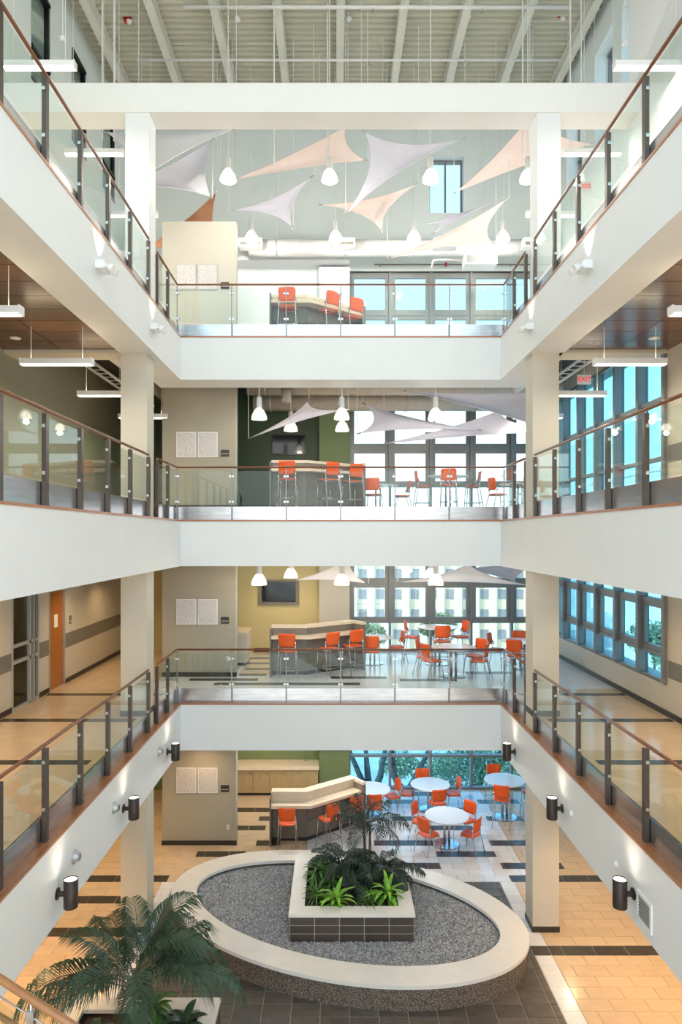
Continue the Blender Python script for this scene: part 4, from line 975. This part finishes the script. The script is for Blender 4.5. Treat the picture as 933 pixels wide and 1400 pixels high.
def rosette(x, y, z, label, mat, n, ln_, w, seed, bend=1.6, up=(.1, 1.2), stem=.15):
    random.seed(seed); t = thing('leafy_plant', label, 'plant', (x, y, z)); lm = [leaf_mesh('leaf', ln_, w, bend*q, mat) for q in (.7, 1.0, 1.3)]
    MB().tube([(0, 0, -.05), (.01, 0, stem)], .018, 7).build('stem', trunk_m, t)
    for i in range(n):
        o = put('leaf', lm[i % 3], t, (0, 0, stem*(.5+.5*i/n))); s = random.uniform(.7, 1.1)
        o.rotation_euler = (0, -(up[0]+(up[1]-up[0])*i/n-1.0), i*2.4+random.uniform(-.2, .2)); o.scale = (s, s, s)
    return t
palm(-2.85, 9.75, .40, 'large dark feather palm in the lower left planter', 1.1, 15, 1.75, leaf_d, 12, leaf=.58, droop=1.75, stems=3, nl=46, rises=(.5, 1.5), width=.0175)
rosette(-2.25, 10.2, .40, 'low broad-leaved plant at the foot of the large palm, right side', leaf_d, 26, .42, .07, 3, 1.5, (.0, 1.2), .1)
rosette(-3.5, 9.9, .40, 'low broad-leaved plant at the foot of the large palm, left side', leaf_d, 24, .42, .07, 4, 1.5, (.0, 1.2), .1)
rosette(-2.75, 10.35, .40, 'bushy dark plant behind the large palm stem', leaf_m, 30, .40, .05, 5, 1.3, (.1, 1.3), .25)
palm(.72, 14.35, .74, 'tall slender palm at the back of the central planter', 1.05, 10, .95, leaf_k, 21, leaf=.42, droop=1.5, stems=2, nl=22, rises=(.3, 1.3), width=.016)
palm(.15, 14.15, .74, 'short dusky palm at the back left of the central planter', .35, 13, .8, leaf_k, 22, leaf=.30, droop=1.3, stems=2, nl=20, rises=(.3, 1.2), width=.02)
palm(1.05, 14.0, .74, 'short dusky palm at the back right of the central planter', .30, 13, .75, leaf_k, 23, leaf=.32, droop=1.3, stems=2, nl=20, rises=(.2, 1.2), width=.02)
palm(.45, 13.65, .74, 'dusky ground palm in the middle of the central planter', .18, 12, .6, leaf_k, 24, leaf=.26, droop=1.2, stems=2, nl=18, rises=(.2, 1.2), width=.02)
rosette(.03, 12.98, .74, 'lime green spiky plant at the front left of the central planter', leaf_y, 26, .50, .044, 31, 1.5, (.15, 1.5), .12)
rosette(1.03, 13.2, .74, 'lime green spiky plant at the right of the central planter', leaf_y, 28, .50, .042, 32, 1.5, (.15, 1.5), .14)
rosette(.66, 12.98, .74, 'dark narrow-leaved plant between the two lime plants', leaf_m, 36, .42, .012, 33, 1.2, (.1, 1.5), .10)
rosette(-.36, 13.2, .74, 'grassy mid green plant at the front left corner of the central planter', leaf_m, 44, .42, .013, 34, 1.2, (.1, 1.5), .12)
rosette(-.33, 13.85, .74, 'leafy bright plant at the left side of the central planter', leaf_m, 34, .38, .035, 35, 1.4, (.1, 1.5), .28)
rosette(-.05, 13.75, .74, 'second leafy plant at the left side of the central planter', leaf_m, 30, .36, .03, 36, 1.4, (.1, 1.5), .22)
rosette(1.12, 13.65, .74, 'narrow-leaved dusky plant on the right rim of the central planter', leaf_k, 36, .45, .014, 37, 1.2, (.1, 1.4), .2)

# ------------------------------------------------------------------ outdoors: the street lies a storey and a half lower
GZ = -9.0
st(box('ground', -120, YB+.6, GZ-.3, 160, 260, GZ, ground_m)); st(box('ground', WR+.6, -60, GZ-.3, 160, YB+.6, GZ, ground_m))
st(box('wall_plinth', WL, YB+.31, GZ, WR, YB+.6, -.36, ext_w)); st(box('wall_plinth', WR+.3, -3, GZ, WR+.5, YB+.3, -.36, ext_w))
def house(label, x0, x1, y0, y1, z1, mat, pitch, rowh, zstart, ww, wh, rib=None):
    t = thing('building', label, 'building', ((x0+x1)/2, (y0+y1)/2, GZ)); o = -t.location
    MB().box(x0, y0, GZ, x1, y1, z1).build('walls', mat, t, loc=o); MB().box(x0-.3, y0-.3, z1, x1+.3, y1+.3, z1+.5).build('parapet', ext_w, t, loc=o)
    fm = MB().box(-ww/2, -.05, -wh/2, ww/2, .08, wh/2).mesh('window', ext_g); rm = MB().box(-.42, -.35, GZ, .42, .1, z1-.3).mesh('pilaster', ext_w)
    a = x0+pitch
    while a < x1-pitch/2:
        z = zstart
        while z < z1-wh: put('window', fm, t, Vector((a, y0, z))+o); z += rowh
        if rib: put('pilaster', rm, t, Vector((a+pitch/2, y0, 0))+o)
        a += pitch
house('cream office building with white pilasters across the street', -1, 34, 100, 112, 11.5, ext_c, 2.55, 2.95, -6.6, 1.15, 1.45, True)
house('white office block far off beyond the right windows', 60, 84, 126, 160, 20, ext_w, 3.0, 3.2, -5.5, 1.6, 1.4)
house('low white annex beyond the right windows', 37, 56, 70, 90, 3.2, ext_w, 3.0, 3.2, -5.5, 1.8, 1.4)
def tree(base, label, limbs, blobs, seed, nleaf=1500, ls=.16, r0=.2, mat=None):
    random.seed(seed); base = Vector(base); t = thing('street_tree', label, 'tree', base, 0, 'street trees')
    for tr in limbs: MB().tube([Vector(q)-base for q in tr], r0, 9, r1=r0*.45).build('trunk', bark, t, smooth=True)
    mb = MB()
    for (c0, r_) in blobs:
        c0 = Vector(c0)-base
        for _ in range(nleaf):
            d = Vector((random.gauss(0, 1), random.gauss(0, 1), random.gauss(0, 1))).normalized()*r_*random.random()**.4; c = c0+Vector((d.x, d.y, d.z*.65))
            u = Vector((random.gauss(0, 1), random.gauss(0, 1), random.gauss(0, 1))).normalized()*ls; w = u.orthogonal().normalized()*ls*.5
            mb.add([c-u, c+w, c+u, c-w], [(0, 1, 2, 3)])
    mb.build('crown', mat or tree_leaf, t)
def lim(*q): return [PX(*c) for c in q]
tree(PX(510, 1168, 36), 'forked oak outside the left of the ground-floor windows', [lim((510, 1168, 36), (507, 1092, 36), (492, 1060, 36), (476, 1022, 36)), lim((507, 1095, 36), (503, 1060, 36.3), (500, 1020, 36.5)), lim((508, 1092, 36), (520, 1062, 35.7), (528, 1020, 35.5))],
     [(PX(505, 995, 37.5), 1.5), (PX(545, 1045, 43), 1.3)], 51, 800, .13, .24)
tree(PX(556, 1162, 37), 'leaning oak outside the middle of the ground-floor windows', [lim((556, 1162, 37), (552, 1092, 37), (572, 1056, 37), (592, 1015, 37)), lim((553, 1090, 37), (540, 1062, 37.5), (536, 1020, 38))], [(PX(575, 992, 38.5), 1.5), (PX(600, 1052, 44), 1.6)], 52, 900, .13, .24)
tree(PX(650, 1150, 40), 'leafy oak outside the right of the ground-floor windows', [lim((650, 1150, 40), (650, 1080, 40), (640, 1030, 40)), lim((650, 1085, 40), (668, 1050, 40), (690, 1020, 40))], [(PX(630, 1050, 40), 1.5), (PX(670, 1052, 40), 1.5), (PX(705, 1050, 40), 1.5), (PX(655, 1025, 41), 1.6)], 53, 1200, .10)
tree((3.2, 66, GZ), 'light green tree before the left of the cream building', [[(3.2, 66, GZ), (3.2, 66, -3.5)]], [((3.2, 66, -1.8), 1.9)], 54, 1700, .17)
tree((13.2, 84, GZ), 'light green tree before the middle of the cream building', [[(13.2, 84, GZ), (13.2, 84, -4.5)]], [((13.2, 84, -2.9), 2.0), ((11.8, 84.3, -3.6), 1.5)], 55, 1500, .18)
tree((24.0, 80, GZ), 'light green tree before the right of the cream building', [[(24.0, 80, GZ), (24.0, 80, -6)]], [((24.0, 80, -4.9), 2.0)], 56, 1500, .18)
for i, (x, y) in enumerate(((20, 40), (27, 52), (30, 64))):
    tree((x, y, GZ), '%s of the three trees outside the right windows' % ('nearest', 'middle', 'farthest')[i], [[(x, y, GZ), (x, y, -3)]], [((x, y, -1.8), 2.6), ((x+1.6, y+.8, -2.4), 2.0)], 60+i, 1700, .22)
